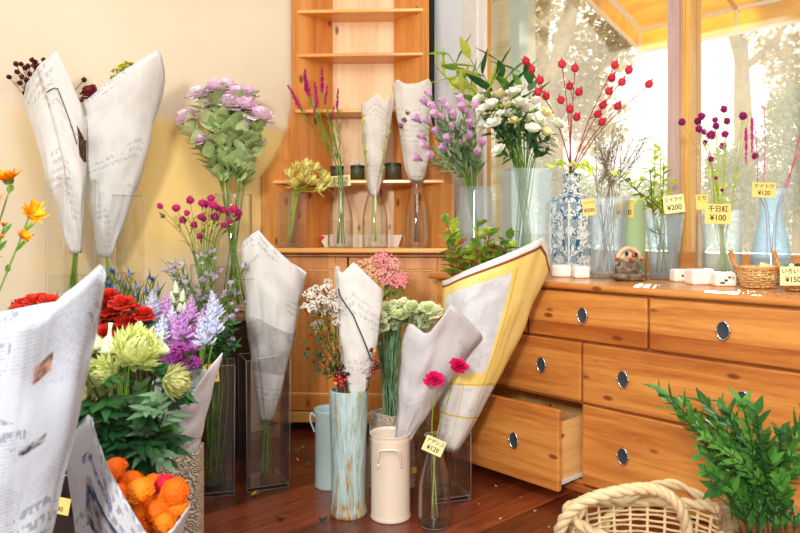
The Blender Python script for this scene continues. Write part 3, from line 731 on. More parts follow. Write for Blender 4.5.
# on the chest, by the window
C1 = round_vase('conical_glass_vase', 'flared clear glass vase of lilac blooms on the left end of the chest', 475, 3.20, ZTOP, smooth_prof([(.103, 0), (.104, .01), (.098, .12), (.086, .26), (.078, .395)]), MILKY, water=.18)
C2 = box_vase('square_glass_vase', 'tall square glass vase of white blooms on the chest of drawers', 525, 3.20, ZTOP, .165, .475, .12, mat=MILKY, water=.18, top=.19)
c0 = PZ(571.5, ZTOP, 3.19); C3 = empty('porcelain_vase', c0, .42, 'blue and white square porcelain vase with a narrow neck on the chest', 'vase')
a = MB()
def rr(hw, z, n=3):
    o = []
    for i in range(4):
        for k in range(n):
            an = PI / 4 + i * PI / 2 + (k / (n - 1) - .5) * .5
            m_ = max(abs(math.cos(an)), abs(math.sin(an))); o.append((hw * math.cos(an) / m_, hw * math.sin(an) / m_, z))
    return o
lv = [(.058, 0), (.066, .006), (.067, .33), (.060, .350), (.034, .362), (.024, .375), (.027, .44), (.030, .455), (.022, .455), (.018, .38)]
vs = []
for hw_, z in lv: vs += rr(hw_, z)
n_ = 12
a.add(vs, [tuple(range(n_ - 1, -1, -1))] + [(i * n_ + k, i * n_ + (k + 1) % n_, (i + 1) * n_ + (k + 1) % n_, (i + 1) * n_ + k) for i in range(len(lv) - 1) for k in range(n_)] + [tuple((len(lv) - 1) * n_ + k for k in range(n_))])
a.build('vase_wall', BLUEW, C3)
a = MB()
for s1 in (-1, 1):
    for s2 in (-1, 1): a.box((s1 * .066, s2 * .066, .17), (.006, .006, .32))
a.build('white_edge', plain('white_glaze', (236, 236, 232), .25, coat=.4), C3, bevel=.002)
C4 = round_vase('textured_glass_vase', 'wide hammered glass vase with fine brown twigs on the chest', 608, 2.90, ZTOP, smooth_prof([(.072, 0), (.074, .01), (.070, .1), (.074, .22), (.086, .335)]), TEXG, th=.005, base=.02, water=.12)
C5 = round_vase('green_glass_vase', 'sage green glass cylinder behind the hammered vase', 633, 2.99, ZTOP, smooth_prof([(.050, 0), (.052, .01), (.053, .2), (.054, .30), (.048, .335)]), GREENG)
C6 = round_vase('cut_glass_vase', 'flared cut crystal vase with leafy sprigs, a price tag on its rim', 664, 2.82, ZTOP, smooth_prof([(.054, 0), (.058, .01), (.058, .06), (.064, .15), (.078, .262)]), CUTG, th=.005, base=.02, water=.13, seg=24, smooth=False)
C7 = round_vase('glass_tumbler', 'straight clear glass of magenta globe flowers on the chest, price tag on it', 722, 2.62, ZTOP, [(.066, 0), (.068, .008), (.070, .27), (.069, .275)], MILKY, water=.12)
C8 = round_vase('blue_glass_vase', 'pale blue bell shaped glass vase near the right edge of the window', 771, 2.60, ZTOP, smooth_prof([(.070, 0), (.073, .012), (.073, .06), (.060, .16), (.040, .26), (.048, .325), (.066, .352)]), glass('pale_blue_glass', tint=(.84, .93, .98), edge=(.55, .72, .84), milk=.2, milkcol=(.74, .87, .97)), water=.1)
a = MB(PZ(700.5, ZTOP, 2.80)); a.o = V((0, 0, 0)); a.box((0, 0, .13), (.030, .030, .26)); o = a.build('wooden_stick_holder', plain('taupe_wood', (190, 164, 136), .7, var=.1), None, bevel=.004); o.location = PZ(700.5, ZTOP, 2.80); tag(o, 'slim taupe wooden post behind the globe flower glass', 'holder')
# white blocks
blk = plain('white_ceramic', (244, 238, 228), .45, .4)
def block(px, Y, w, h, rot, lab, marks):
    r0 = empty('white_block', PZ(px, ZTOP, Y), rot, lab, 'block', 'small white blocks on the chest')
    a = MB(); a.box((0, 0, h / 2), (w, w * .8, h)); a.build('body', blk, r0, bevel=.010, seg=4)
    a = MB(); ink = plain('dark_ink', (50, 44, 44), .7)
    for (x_, z_, dx, dz) in marks: a.box((x_ * w, -w * .4 - .0004, z_ * h), (dx * w, .0012, dz * h))
    if marks: a.build('mark', ink, r0)
block(561, 2.97, .082, .052, -.1, 'small white block in front of the blue and white vase, leftmost', [])
block(581, 2.90, .066, .05, 0, 'small white block left of the hammered glass vase', [])
block(679.5, 2.70, .062, .050, .1, 'white block with one dark dot beside the crystal vase', [(0, .5, .12, .16)])
block(699.5, 2.57, .086, .058, .1, 'widest white block, plain, between two marked ones', [])
block(723, 2.50, .076, .050, -.05, 'white block with slanting dark marks in front of the globe flower glass', [(-.18, .28, .2, .12), (-.02, .45, .14, .14), (.14, .66, .12, .12), (.3, .62, .06, .10)])

# driftwood figure
r0 = empty('driftwood_ornament', PZ(628, ZTOP, 2.74), 0, 'gnarled driftwood ornament decorated with red berries on the chest', 'ornament')
DW = plain('mottled_driftwood', (120, 104, 88), .9, .1, var=.75, nscale=45, bump=.9)
a = MB(); a.ball((0, 0, .018), .062, 18, 10, (1.1, .65, .30), bump=.5); a.ball((.045, .0, .014), .03, 12, 8, (1.1, .8, .45), bump=.5); a.ball((-.01, 0, .045), .036, 14, 10, (1, .8, .9), bump=.6); a.ball((.02, 0, .05), .026, 12, 8, (1, .8, 1.0), bump=.6); a.build('base', DW, r0, True)
a = MB(); a.ball((-.004, 0, .098), .034, 16, 12, (1.1, .8, .75), bump=.6); a.tube(curve([(-.045, -.01, .09), (-.03, -.02, .12), (0, -.02, .130), (.03, -.02, .115), (.045, -.01, .085)]), .009, 8); a.build('wood_knot', plain('pale_driftwood', (206, 184, 150), .85, .1, var=.35, nscale=30, bump=.6), r0, True)
for q in ((-.05, -.018, .085), (.0, -.033, .083), (.048, -.018, .084), (.012, -.03, .10)): a = MB(); a.ball(q, .0075, 10, 8); a.build('berry', plain('red_berry', (176, 32, 30), .25, coat=.4), r0, True)
for q in ((-.014, -.028, .108), (.022, -.028, .104)): a = MB(); a.ball(q, .007, 10, 8, (1, .4, 1.3)); a.build('dark_hollow', plain('dark_hollow', (50, 36, 28), .9), r0, True)

# wicker baskets
WICK = plain('honey_wicker', (216, 176, 116), .6, .3, var=.2, nscale=60)
WICKD = plain('tan_wicker_handle', (206, 150, 84), .5, .3, var=.25, nscale=50)
WILLOW = plain('peeled_willow', (214, 188, 144), .55, .3, var=.12, nscale=40)
def weave(par, rb, rt, h, rows, n, thick, mat, z0=0, sx=1, sy=1, wob=.35):
    a = MB(); 
    for j in range(rows):
        z = z0 + h * (j + .5) / rows; r_ = rb + (rt - rb) * (j + .5) / rows
        m_ = n * 8; pts = []
        for k in range(m_ + 1):
            w = 2 * PI * k / m_; d = math.cos(w * n / 2 + (j % 2) * PI) * thick * .9
            pts.append(V(((r_ + d) * math.cos(w) * sx, (r_ + d) * math.sin(w) * sy, z + math.sin(w * 3 + j) * thick * wob)))
        a.tube(pts, thick * .62, 5, False)
    for k in range(n):
        w = 2 * PI * (k + .5) / n
        a.tube([V((rb * math.cos(w) * sx, rb * math.sin(w) * sy, z0)), V((rt * math.cos(w) * sx, rt * math.sin(w) * sy, z0 + h))], thick * .7, 5)
    a.build('woven_side', mat, par, True)
    a = MB(); a.lathe([(0, z0), (rb, z0), (rb, z0 + .006), (0, z0 + .006)], 28, sx=sx, sy=sy); a.build('base', mat, par)
def twist(pts, r, n=2, turns=8, sub=6):
    cv = curve(pts, sub); out = []
    L = len(cv)
    for s_ in range(n):
        q = []
        for i, p in enumerate(cv):
            t_ = (cv[min(i + 1, L - 1)] - cv[max(0, i - 1)]).normalized(); a_ = t_.cross(V((.3, 1, .2))).normalized(); b_ = t_.cross(a_)
            w = 2 * PI * (turns * i / (L - 1) + s_ / n); q.append(p + (a_ * math.cos(w) + b_ * math.sin(w)) * r)
        out.append(q)
    return out
def small_basket(px, Y, lab, yaw):
    r0 = empty('wicker_basket', PZ(px, ZTOP + .003, Y), yaw, lab, 'basket', 'small baskets on the chest')
    weave(r0, .048, .070, .066, 8, 18, .0042, WICK)
    a = MB(); ring = [V((.071 * math.cos(k * PI / 20), .071 * math.sin(k * PI / 20), .068)) for k in range(41)]
    for q in twist(ring, .0035, 2, 16, 1): a.tube(q, .0042, 5, False)
    a.build('rim', WICKD, r0, True)
    a = MB()
    for q in twist([(-.071, -.0, .066), (-.088, -.0, .095), (-.098, 0, .125), (-.084, .01, .11), (-.068, .02, .07)], .0035, 2, 5): a.tube(q, .0045, 6)
    a.build('handle', WICKD, r0, True)
    return r0
B1 = small_basket(758, 2.42, 'small round wicker basket beside the globe flower glass', 0)
B2 = small_basket(803, 2.31, 'small round wicker basket at the right edge, filled with dried bits', 0)
a = MB()
for k in range(26):
    w = rnd.random() * 6.28; q = rnd.random() ** .5 * .05; a.cm = k % 4
    a.ball((q * math.cos(w), q * math.sin(w), .062 + rnd.random() * .02), rnd.uniform(.006, .010), 7, 5)
o = a.build('dried_trimmings', [plain('orange_bits', (230, 130, 50), .6), plain('cream_bits', (240, 226, 200), .6), plain('green_bits', (60, 140, 90), .6), plain('dark_bits', (50, 46, 60), .6)], None, True)
o.location = B2.location; tag(o, 'mixed coloured dried bits heaped in the basket at the right edge', 'trimmings', None, 'stuff')
# foreground basket
FB = empty('wicker_basket', PZ(648, 0, 1.72), 0, 'large pale willow basket with looped handles in the right foreground', 'basket')
weave(FB, .155, .19, .275, 20, 26, .0058, WILLOW, 0, 1, .72)
a = MB(); ring = [V((.195 * math.cos(k * PI / 30), .14 * math.sin(k * PI / 30), .285 + .012 * math.cos(k * PI / 15))) for k in range(61)]
for q in twist(ring, .006, 2, 12, 1): a.tube(q, .009, 8, False)
a.build('rim', WILLOW, FB, True)
def fb(px, py, Y): return P(px, py, Y) - FB.location
a = MB()
for q in twist([fb(563, 575, 1.66), fb(560, 530, 1.62), fb(580, 504, 1.60), fb(616, 492, 1.60), fb(652, 489, 1.60), fb(676, 503, 1.60), fb(688, 535, 1.62), fb(684, 575, 1.64)], .007, 3, 7): a.tube(q, .0085, 8)
a.build('handle', WILLOW, FB, True)
a = MB()
for q in twist([fb(607, 560, 1.84), fb(606, 520, 1.86), fb(624, 503, 1.86), fb(645, 490, 1.85), fb(668, 483, 1.85), fb(696, 494, 1.85), fb(716, 512, 1.84), fb(724, 540, 1.82)], .0065, 2, 4): a.tube(q, .007, 8)
a.build('handle', WILLOW, FB, True)
a = MB()
for k in range(7):
    a.tube([V((-.19 + .002 * k, -.03 + .012 * k, .27)), V((-.155, -.02 + .01 * k, .325))], .004, 6)
a.build('binding', WILLOW, FB, True)

# ------------------------------------------------------------------ newspaper cones
def lerp(a, b, t): return a + (b - a) * t
def wrap(parent, name, bL, bR, tL, tR, Yb, Yt, mat, peaks=(), k=.8, pw=.9, th0=2.0, ov=(.3, 1.4), turn=.05, crease=.007, seed=0, NU=64, NV=30, depth_back=0, bow=0.0):
    """a sheet of paper rolled into a cone; b/t = left & right outline at the foot / at the rim, given where the photo shows them"""
    LB, RB, LT, RT = P(*bL, Yb), P(*bR, Yb), P(*tL, Yt), P(*tR, Yt)
    Cb, Ct = (LB + RB) / 2, (LT + RT) / 2; Hb, Ht = (RB - LB) / 2, (RT - LT) / 2
    ax = (Ct - Cb); Lx = ax.length; a = MB(parent.location); vs = []; uvs = []
    for j in range(NV + 1):
        for i in range(NU + 1):
            u = i / NU
            vv = j / NV
            th = th0 + u * (2 * PI + lerp(ov[0], ov[1], vv)); tm = th % (2 * PI)
            v = vc = vv; off = V((0, 0, 0))
            for (kx, ky, pt, wl, wr) in peaks:
                dd = (tm - pt + PI) % (2 * PI) - PI; q = max(0, 1 - abs(dd) / (wl if dd > 0 else wr))
                if q <= 0: continue
                rim = Ct + Ht * math.cos(pt); Yr = Ct.y - math.sin(pt) * Ht.length * k * (1 + turn * .5); kk = P(kx, ky, Yr)
                off += V((kk.x - rim.x, 0, kk.z - rim.z)) * (q ** 1.15) * vv ** 1.8
            C = Cb + ax * v; hb, ht = Hb.length, Ht.length
            w = hb + (ht - hb) * vc ** pw; hd = (Hb.normalized().lerp(Ht.normalized(), min(1, vc))).normalized()
            dpt = hd.cross(ax.normalized()).normalized()
            if dpt.y < 0: dpt = -dpt
            rad = 1 + turn * u
            nz = noise.noise(V((math.cos(th) * 1.6 + seed, math.sin(th) * 1.6, v * 5))) * crease * (1.2 - .4 * vv) * (w / .05) ** .5
            nz += abs(noise.noise(V((math.cos(th) * 5 + seed, math.sin(th) * 5, v * 2.5 + 9)))) * crease * .8
            p_ = C + hd * math.cos(th) * (w * rad + nz) - dpt * math.sin(th) * (w * k * rad + nz) + off
            vs.append(p_); uvs.append((u * 2 * PI * ht * .75 + seed * .0, v * Lx))
    a.add(vs, [(j * (NU + 1) + i, j * (NU + 1) + i + 1, (j + 1) * (NU + 1) + i + 1, (j + 1) * (NU + 1) + i) for j in range(NV) for i in range(NU)])
    a.uv = uvs
    o = a.build(name, mat, parent, True, solid=.0009)
    def surf(th, v, off_=.002):
        C = Cb + ax * v; w = Hb.length + (Ht.length - Hb.length) * v ** pw; hd = Hb.normalized().lerp(Ht.normalized(), v).normalized()
        dpt = hd.cross(ax.normalized()).normalized(); dpt = -dpt if dpt.y < 0 else dpt
        rad = 1 + turn; of = V((0, 0, 0))
        for (kx, ky, pt, wl, wr) in peaks:
            dd = (th - pt + PI) % (2 * PI) - PI; q = max(0, 1 - abs(dd) / (wl if dd > 0 else wr))
            if q <= 0: continue
            rim = Ct + Ht * math.cos(pt); kk = P(kx, ky, Ct.y - math.sin(pt) * Ht.length * k * (1 + turn * .5)); of += V((kk.x - rim.x, 0, kk.z - rim.z)) * (q ** 1.15) * v ** 1.8
        return C + hd * math.cos(th) * (w * rad + crease * .5 + off_) - dpt * math.sin(th) * (w * k * rad + crease + off_) + of
    return surf
FR = PI / 2
# ------------------------------------------------------------------ blooms (made once, copied)
def bloom(kind, seed, mats):
    rnd.seed(seed); a = MB(); UP = V((0, 0, 1))
    def ringp(n, elev, L, Wd, curl, kind_, frill=0, z=0, cup=.15, jit=.15, rows=4, r0=0):
        for i in range(n):
            w = 2 * PI * (i + rnd.uniform(-.3, .3)) / n; e = elev + rnd.uniform(-jit, jit)
            h = V((math.cos(w), math.sin(w), 0)); d = h * math.cos(e) + UP * math.sin(e); up = UP * math.cos(e) - h * math.sin(e)
            a.petal(h * r0 + V((0, 0, z)), d, up, L * rnd.uniform(.85, 1.1), Wd, curl, cup, rows, frill, kind_)
    if kind == 'ruffle':
        for e, L, n in ((.0, 1.0, 8), (.3, .98, 8), (.65, .9, 8), (1.0, .8, 7), (1.3, .7, 6)): ringp(n, e, L, .75, -.1 + .3 * rnd.random(), 'fan', .28)
        a.cm = 1; a.lathe([(0, -.45), (.10, -.42), (.16, -.1), (.2, .05)], 8)
    elif kind == 'mum':
        for e, L, n in ((-.7, 1.0, 18), (-.35, 1.0, 20), (0, .98, 20), (.35, .9, 18), (.7, .8, 16), (1.05, .68, 12), (1.4, .6, 8)): ringp(int(n * 1.5), e, L * .95, .25, 1.7, 'leaf', .0, cup=.5, rows=5, jit=.12)
        a.ball((0, 0, .1), .42, 10, 7)
        a.cm = 1; a.lathe([(0, -.25), (.16, -.2), (.25, -.05)], 8)
    elif kind == 'daisy':
        ringp(11, .15, 1.0, .34, .2, 'leaf', .05); ringp(10, .45, .85, .3, .2, 'leaf', .05)
        a.cm = 1; a.ball((0, 0, .1), .26, 10, 6, (1, 1, .7), bump=.4)
    elif kind == 'sidedaisy':
        ringp(12, .55, 1.0, .34, .1, 'leaf', .05); ringp(10, .8, .85, .3, .1, 'leaf', .05)
        a.cm = 1; a.lathe([(0, -.15), (.2, -.1), (.3, .1)], 8)
    elif kind == 'globe':
        a.ball((0, 0, 0), .8, 12, 9)
        for i in range(70):
            d = V((rnd.gauss(0, 1), rnd.gauss(0, 1), rnd.gauss(0, 1))).normalized(); a.petal(d * .72, d, d.orthogonal(), .36, .26, 0, rows=1, kind='taper')
    elif kind == 'cup':
        ringp(5, 1.05, 1.25, .95, .15, 'cup', .06, cup=.5, jit=.05); ringp(5, 1.25, 1.15, .85, .05, 'cup', .06, cup=.5)
        a.cm = 1; a.lathe([(0, -.3), (.12, -.2), (.22, .12)], 6)
        for k in range(4): w = k * 1.57; a.petal((0, 0, 0), V((math.cos(w), math.sin(w), .8)), UP, .6, .12, .5, rows=2)
    elif kind == 'open':
        ringp(6, .45, 1.0, .75, .25, 'cup', .1, cup=.3); ringp(5, .85, .9, .7, .2, 'cup', .1, cup=.3)
        a.cm = 1; a.ball((0, 0, .2), .14, 6, 5)
    elif kind == 'aster':
        ringp(12, .2, 1.0, .3, .1, 'leaf', rows=2); a.cm = 1; a.ball((0, 0, .08), .26, 6, 4)
    elif kind == 'starry':
        for k in range(44):
            w = rnd.random() * 6.28; e = rnd.uniform(-.2, 1.5)
            d = V((math.cos(w) * math.cos(e), math.sin(w) * math.cos(e), math.sin(e)))
            a.petal((0, 0, 0), d, UP, rnd.uniform(.85, 1.15), .16, rnd.uniform(.4, 2.0), rows=5, kind='leaf')
        a.cm = 1
        for k in range(8):
            d = V((rnd.gauss(0, 1), rnd.gauss(0, 1), 1.2)).normalized(); a.tube([(0, 0, 0), d * 1.05], .012, 3)
    elif kind == 'spire':      # z = 0..1, slim
        for i in range(90):
            z = rnd.random(); r_ = .10 * (1 - z) ** .6 + .012; w = rnd.random() * 6.28; h = V((math.cos(w), math.sin(w), .9))
            a.petal(V((0, 0, z)) + h * r_ * .5, h, UP, .07, .05, .4, rows=2, kind='leaf')
        a.tube([(0, 0, 0), (0, 0, 1)], [.05, .012], 6)
    elif kind == 'snap':       # fat spike of tubular blooms
        for i in range(34):
            z = i / 34; w = i * 2.4; r_ = .16 * (1 - z) + .03; h = V((math.cos(w), math.sin(w), .8 + z)); s_ = (1.15 - z) * .32
            a.petal(V((0, 0, z)) + V((math.cos(w), math.sin(w), 0)) * r_ * .4, h, UP, s_, s_ * .75, .5, .5, 3, .1, 'cup')
            a.petal(V((0, 0, z)) + V((math.cos(w), math.sin(w), 0)) * r_ * .4, h, -UP, s_, s_ * .75, .3, .5, 3, .1, 'cup')
        a.cm = 1; a.tube([(0, 0, 0), (0, 0, 1)], [.05, .01], 5)
    elif kind == 'crest':      # brain-like crested head
        for i in range(80):
            d = V((rnd.gauss(0, 1), rnd.gauss(0, 1), rnd.gauss(0, 1))).normalized(); d.z = abs(d.z) * .9 - .1
            t_ = d.orthogonal().normalized(); b_ = d.cross(t_); w0 = rnd.random() * 6
            pts = [d * .78 + (t_ * math.cos(w0 + k * 1.1) + b_ * math.sin(w0 + k * 1.1)) * .16 * (k * .5) for k in range(4)]
            a.tube(curve(pts, 3), .065, 5)
        a.ball((0, 0, .1), .72, 10, 7)
    elif kind == 'hip':        # pointed pomegranate-like hip with a crown
        a.lathe([(0, -.7), (.25, -.68), (.62, -.35), (.68, 0), (.45, .45), (.16, .7), (.12, .9), (0, 1.05)], 9)
        for k in range(5): w = k * 1.257; a.petal((.5 * math.cos(w), .5 * math.sin(w), .1), V((math.cos(w), math.sin(w), 1.0)), UP, .6, .3, .3, rows=2)
    elif kind == 'bud':
        a.lathe([(0, -.5), (.18, -.45), (.3, 0), (.22, .6), (0, 1.15)], 8)
        a.cm = 1; a.lathe([(0, -.55), (.2, -.5), (.31, -.15), (.3, -.05)], 8)
    elif kind == 'umbel':      # domed cluster of tiny blooms
        for i in range(46):
            w = rnd.random() * 6.28; q = rnd.random() ** .5; c_ = V((q * math.cos(w), q * math.sin(w), .42 * (1 - q * q) + rnd.uniform(-.08, .08)))
            a.cm = 0; a.ball(c_, .15, 6, 4)
            if i % 2 == 0: a.cm = 1; a.tube([(0, 0, -.8), c_], .015, 3)
    return a.mesh('bloom_' + kind, mats, kind in ('globe', 'hip', 'bud'))
YC = plain('yellow_center', (196, 150, 30), .8, .1, var=.3, nscale=90); GC = plant('calyx_green', (124, 150, 70), (96, 124, 50), .1)
BL = {}
def mk(key, kind, rgb, rgb2=None, m2=GC, n=3, tr=.3):
    m = plant('petal_' + key, rgb, rgb2, tr, .6, 60, .15); BL[key] = [bloom(kind, 11 * i + len(key), [m, m2]) for i in range(n)]
mk('lavender', 'ruffle', (255, 240, 248), (248, 220, 236)); mk('yellow_spider', 'starry', (255, 250, 176), (255, 244, 146)); mk('magenta_spire', 'spire', (206, 40, 134), (176, 30, 110))
mk('lilac_cup', 'cup', (242, 204, 232), (226, 180, 220)); mk('white_cup', 'open', (252, 248, 236), (236, 236, 214)); mk('cream_cup', 'open', (250, 240, 190), (236, 230, 168))
mk('hip', 'hip', (214, 58, 72), (190, 38, 54), tr=.1); mk('globe_magenta', 'globe', (210, 50, 122), (176, 34, 108)); mk('globe_purple', 'globe', (168, 30, 116), (130, 22, 96))
mk('pink_globe', 'globe', (222, 96, 160), (200, 70, 140)); mk('aster', 'aster', (206, 190, 232), (184, 164, 222), YC); mk('red_mum', 'ruffle', (236, 78, 56), (210, 44, 40))
mk('green_mum', 'mum', (240, 243, 176), (214, 228, 130)); mk('orange_daisy', 'daisy', (252, 168, 24), (246, 140, 16), YC); mk('orange_side', 'sidedaisy', (253, 182, 30), (248, 150, 18))
mk('white_carnation', 'ruffle', (240, 242, 208), (222, 230, 176)); mk('pink_umbel', 'umbel', (246, 176, 170), (236, 146, 146)); mk('peach_umbel', 'umbel', (244, 194, 156), (232, 168, 132)); mk('hot_pink', 'ruffle', (238, 40, 120), (214, 20, 96))
mk('wax_white', 'umbel', (240, 232, 220), (206, 190, 170), STEMB); mk('snap_purple', 'snap', (228, 184, 232), (206, 148, 214)); mk('snap_pale', 'snap', (228, 232, 246), (200, 208, 234)); mk('violet_cluster', 'umbel', (200, 90, 184), (160, 60, 160))
mk('lily_bud', 'bud', (250, 250, 236), (226, 236, 200)); mk('orange_crest', 'crest', (246, 132, 26), (232, 92, 14), tr=.1); mk('red_crest', 'crest', (220, 36, 60), (200, 24, 50), tr=.1); mk('gentian', 'bud', (54, 78, 186), (40, 60, 160)); mk('gentian_pale', 'bud', (136, 166, 232), (170, 150, 220))
mk('green_bud', 'ruffle', (206, 222, 130), (170, 200, 96)); mk('bur', 'globe', (92, 20, 34), (66, 14, 24), tr=.05); mk('burgundy_umbel', 'umbel', (150, 44, 54), (110, 30, 40)); mk('yellow_bits', 'umbel', (226, 214, 40), (206, 196, 30))
LG = plant('leaf_mid', (132, 172, 72), (96, 140, 54)); LD = plant('leaf_dark', (62, 116, 60), (42, 90, 50), .2, .35); LY = plant('leaf_lime', (216, 228, 96), (176, 204, 72), .45)
LGREY = plant('leaf_greygreen', (146, 170, 124), (112, 140, 96), .25); LSAGE = plant('leaf_rose', (212, 222, 168), (170, 192, 124), .3); LRED = plant('leaf_reddish', (220, 160, 76), (196, 104, 56), .35); LBLUE = plant('leaf_bluegreen', (146, 182, 140), (110, 150, 112), .2)

def put(me, parent, pos, d, sc, part='bloom', spin=None):
    o = bpy.data.objects.new(part, me); COL.objects.link(o); o.parent = parent
    o.location = V(pos) - parent.location
    q = V(d).normalized().to_track_quat('Z', 'Y'); o.rotation_mode = 'QUATERNION'
    from mathutils import Quaternion
    o.rotation_quaternion = q @ Quaternion((0, 0, 1), rnd.uniform(0, 6.28) if spin is None else spin); o.scale = (sc, sc, sc) if isinstance(sc, (int, float)) else sc
    return o
def leafs(a, cv, t0, t1, n, L, Wd, ang=.9, curl=-.3, kind='leaf', frill=.0, both=True, rows=4, cup=.3):
    for i in range(n):
        t = t0 + (t1 - t0) * (i + rnd.uniform(-.3, .3)) / max(1, n - 1)
        p, d = along(cv, t); w = i * 2.4 + rnd.uniform(-.5, .5)
        s_ = d.orthogonal().normalized(); s2 = d.cross(s_); h = s_ * math.cos(w) + s2 * math.sin(w)
        an = ang * rnd.uniform(.75, 1.25)
        a.petal(p, d * math.cos(an) + h * math.sin(an), d * math.sin(an) - h * math.cos(an), L * rnd.uniform(.7, 1.2), Wd * rnd.uniform(.8, 1.15), curl * rnd.uniform(.3, 1.6), cup, rows, frill, kind)
def stemthing(name, label, cat, grp, pts, heads=(), leaf=None, mat=STEM, lmat=LG, r=.0025, extra=(), partname='bloom'):
    """one cut stem: stem (with side twigs), leaves, blooms"""
    pts = [V(p) for p in pts]
    root = empty(name, pts[0], 0, label, cat, grp, 'thing'); cv = curve(pts, 5)
    a = MB(root.location); a.tube(cv, [r * (1 - .35 * k / len(cv)) for k in range(len(cv))], 6)
    for e in extra: a.tube(curve(e, 3), r * .55, 4)
    a.build('stem', mat, root, True)
    if leaf:
        a = MB(root.location)
        for L_ in (leaf if isinstance(leaf[0], (tuple, list)) else [leaf]): leafs(a, cv, *L_)
        a.build('leaves', lmat, root, True)
    for me, p, d, s in heads: put(me, root, p, d, s, partname)
    return root, cv
def pick(k): return rnd.choice(BL[k])
def foot_in(v, z, r):
    w = rnd.random() * 6.28; q = rnd.random() ** .5 * r; return v.location + V((q * math.cos(w), q * math.sin(w), z))
def out_dir(head, neck, zbias=.6):
    d = (V(head) - V(neck)); d.z = abs(d.z) * .5; d = d.normalized() + V((0, -.15, zbias)); return d.normalized()
def bouquet(v, key, heads, Y, dY, size, neckz, neckr, footr, name, label, cat, grp, footz=.03, leaf=None, mat=STEM, lmat=LG, r=.0025, zb=.6, mid=.5, face=None):
    neck = v.location + V((0, 0, neckz))
    for i, h in enumerate(heads):
        rnd.seed(i * 7 + int(h[0])); px, py = h[0], h[1]; s = size * (h[2] if len(h) > 2 else 1)
        k = h[3] if len(h) > 3 else key
        lb = h[4] if len(h) > 4 else label
        H = P(px, py, Y + rnd.uniform(-dY, dY)); off = H - neck; hv = V((off.x, off.y, 0))
        ft = foot_in(v, footz, 1e-6) - hv.normalized() * footr * rnd.uniform(.3, 1) + V((rnd.uniform(-.3, .3), rnd.uniform(-.3, .3), 0)) * footr
        nk = neck + hv.normalized() * min(neckr * rnd.uniform(.2, 1), hv.length)
        d = out_dir(H, nk, zb) if face is None else (V(face) + rv(.25)).normalized()
        md = nk.lerp(H, mid) + V((0, 0, off.length * .06)) - V((hv.x, hv.y, 0)) * .08
        stemthing(name, lb, cat, grp if len(h) <= 4 else None, [ft, nk, md, H - d * s * .3], [(pick(k), H, d, s)], leaf, mat, lmat, r)

# lavender roses
bouquet(V3, 'lavender', [(200, 97), (217, 91), (226, 91, 1.1), (247, 96), (229, 107, 1.15), (244, 109, 1.2), (187, 121), (219, 119), (259, 119, 1.1), (249, 127, .8), (203, 142, .7), (257, 142, .6), (236, 98, 1.1), (210, 105)], 3.08, .06, .062, .5, .05, .05,
        'lavender_rose', 'ruffled pale lavender bloom in the tall glass cylinder on the low cupboard', 'flower', 'lavender blooms in the glass cylinder', leaf=[(.42, .95, 11, .085, .072, .62, -.1), (.5, .9, 5, .075, .065, .9, -.2)], lmat=LSAGE, zb=.9)
# yellow spidery blooms
bouquet(VH0, 'yellow_spider', [(290, 178), (297, 171), (305, 168), (313, 171), (320, 178), (326, 186), (317, 190), (300, 181), (310, 183), (293, 187), (305, 176), (323, 181)], 3.39, .03, .054, .25, .03, .03,
        'spider_flower', 'yellow spidery bloom in the square vase on the corner cabinet', 'flower', 'yellow spidery blooms in the square vase', mat=STEMY, zb=.5)
# magenta plumes
for i, (tx, ty, bx, by) in enumerate([(289, 87, 300, 108), (305, 71, 309, 96), (304, 74, 306, 92), (322, 69, 322, 92), (315, 84, 317, 106), (338, 90, 337, 108), (334, 107, 331, 120), (317, 99, 314, 114), (327, 86, 325, 104)]):
    rnd.seed(i); Yk = 3.40 + rnd.uniform(-.04, .04); tp, bp_ = P(tx, ty, Yk), P(bx, by, Yk); nk = VH1.location + V((rnd.uniform(-.012, .012), rnd.uniform(-.01, .01), .335)); L_ = (tp - bp_).length
    stemthing('magenta_plume', 'slender magenta plume in the leftmost bottle on the corner cabinet', 'flower', 'magenta plumes in the bottle', [VH1.location + V((rnd.uniform(-.02, .02), rnd.uniform(-.02, .02), .02)), nk, nk.lerp(bp_, .55) + V((0, 0, .01)), bp_],
              [(pick('magenta_spire'), bp_, tp - bp_, (L_ * 1.3, L_ * 1.3, L_ * 1.05))], [(.45, .95, 9, .045, .009, .6, .3)], lmat=LG, r=.002)
# lilac cups
LC = [(431, 97), (435, 110), (445, 106), (461, 104), (455, 119), (444, 122), (430, 125), (420, 122), (469, 120), (470, 128), (455, 131), (440, 135), (425, 139), (470, 139), (446, 152), (434, 157), (421, 160), (477, 156), (482, 146), (450, 112), (463, 112), (438, 118), (450, 142), (428, 148), (460, 148), (427, 105), (475, 110)]
bouquet(C1, 'lilac_cup', LC, 3.08, .08, .036, .38, .05, .05, 'lilac_bloom', 'cupped lilac bloom in the conical vase on the left end of the chest', 'flower', 'lilac blooms in the conical vase', leaf=[(.52, .85, 6, .075, .022, .7, .1)], mat=STEM, lmat=LGREY, zb=.15, r=.0022)
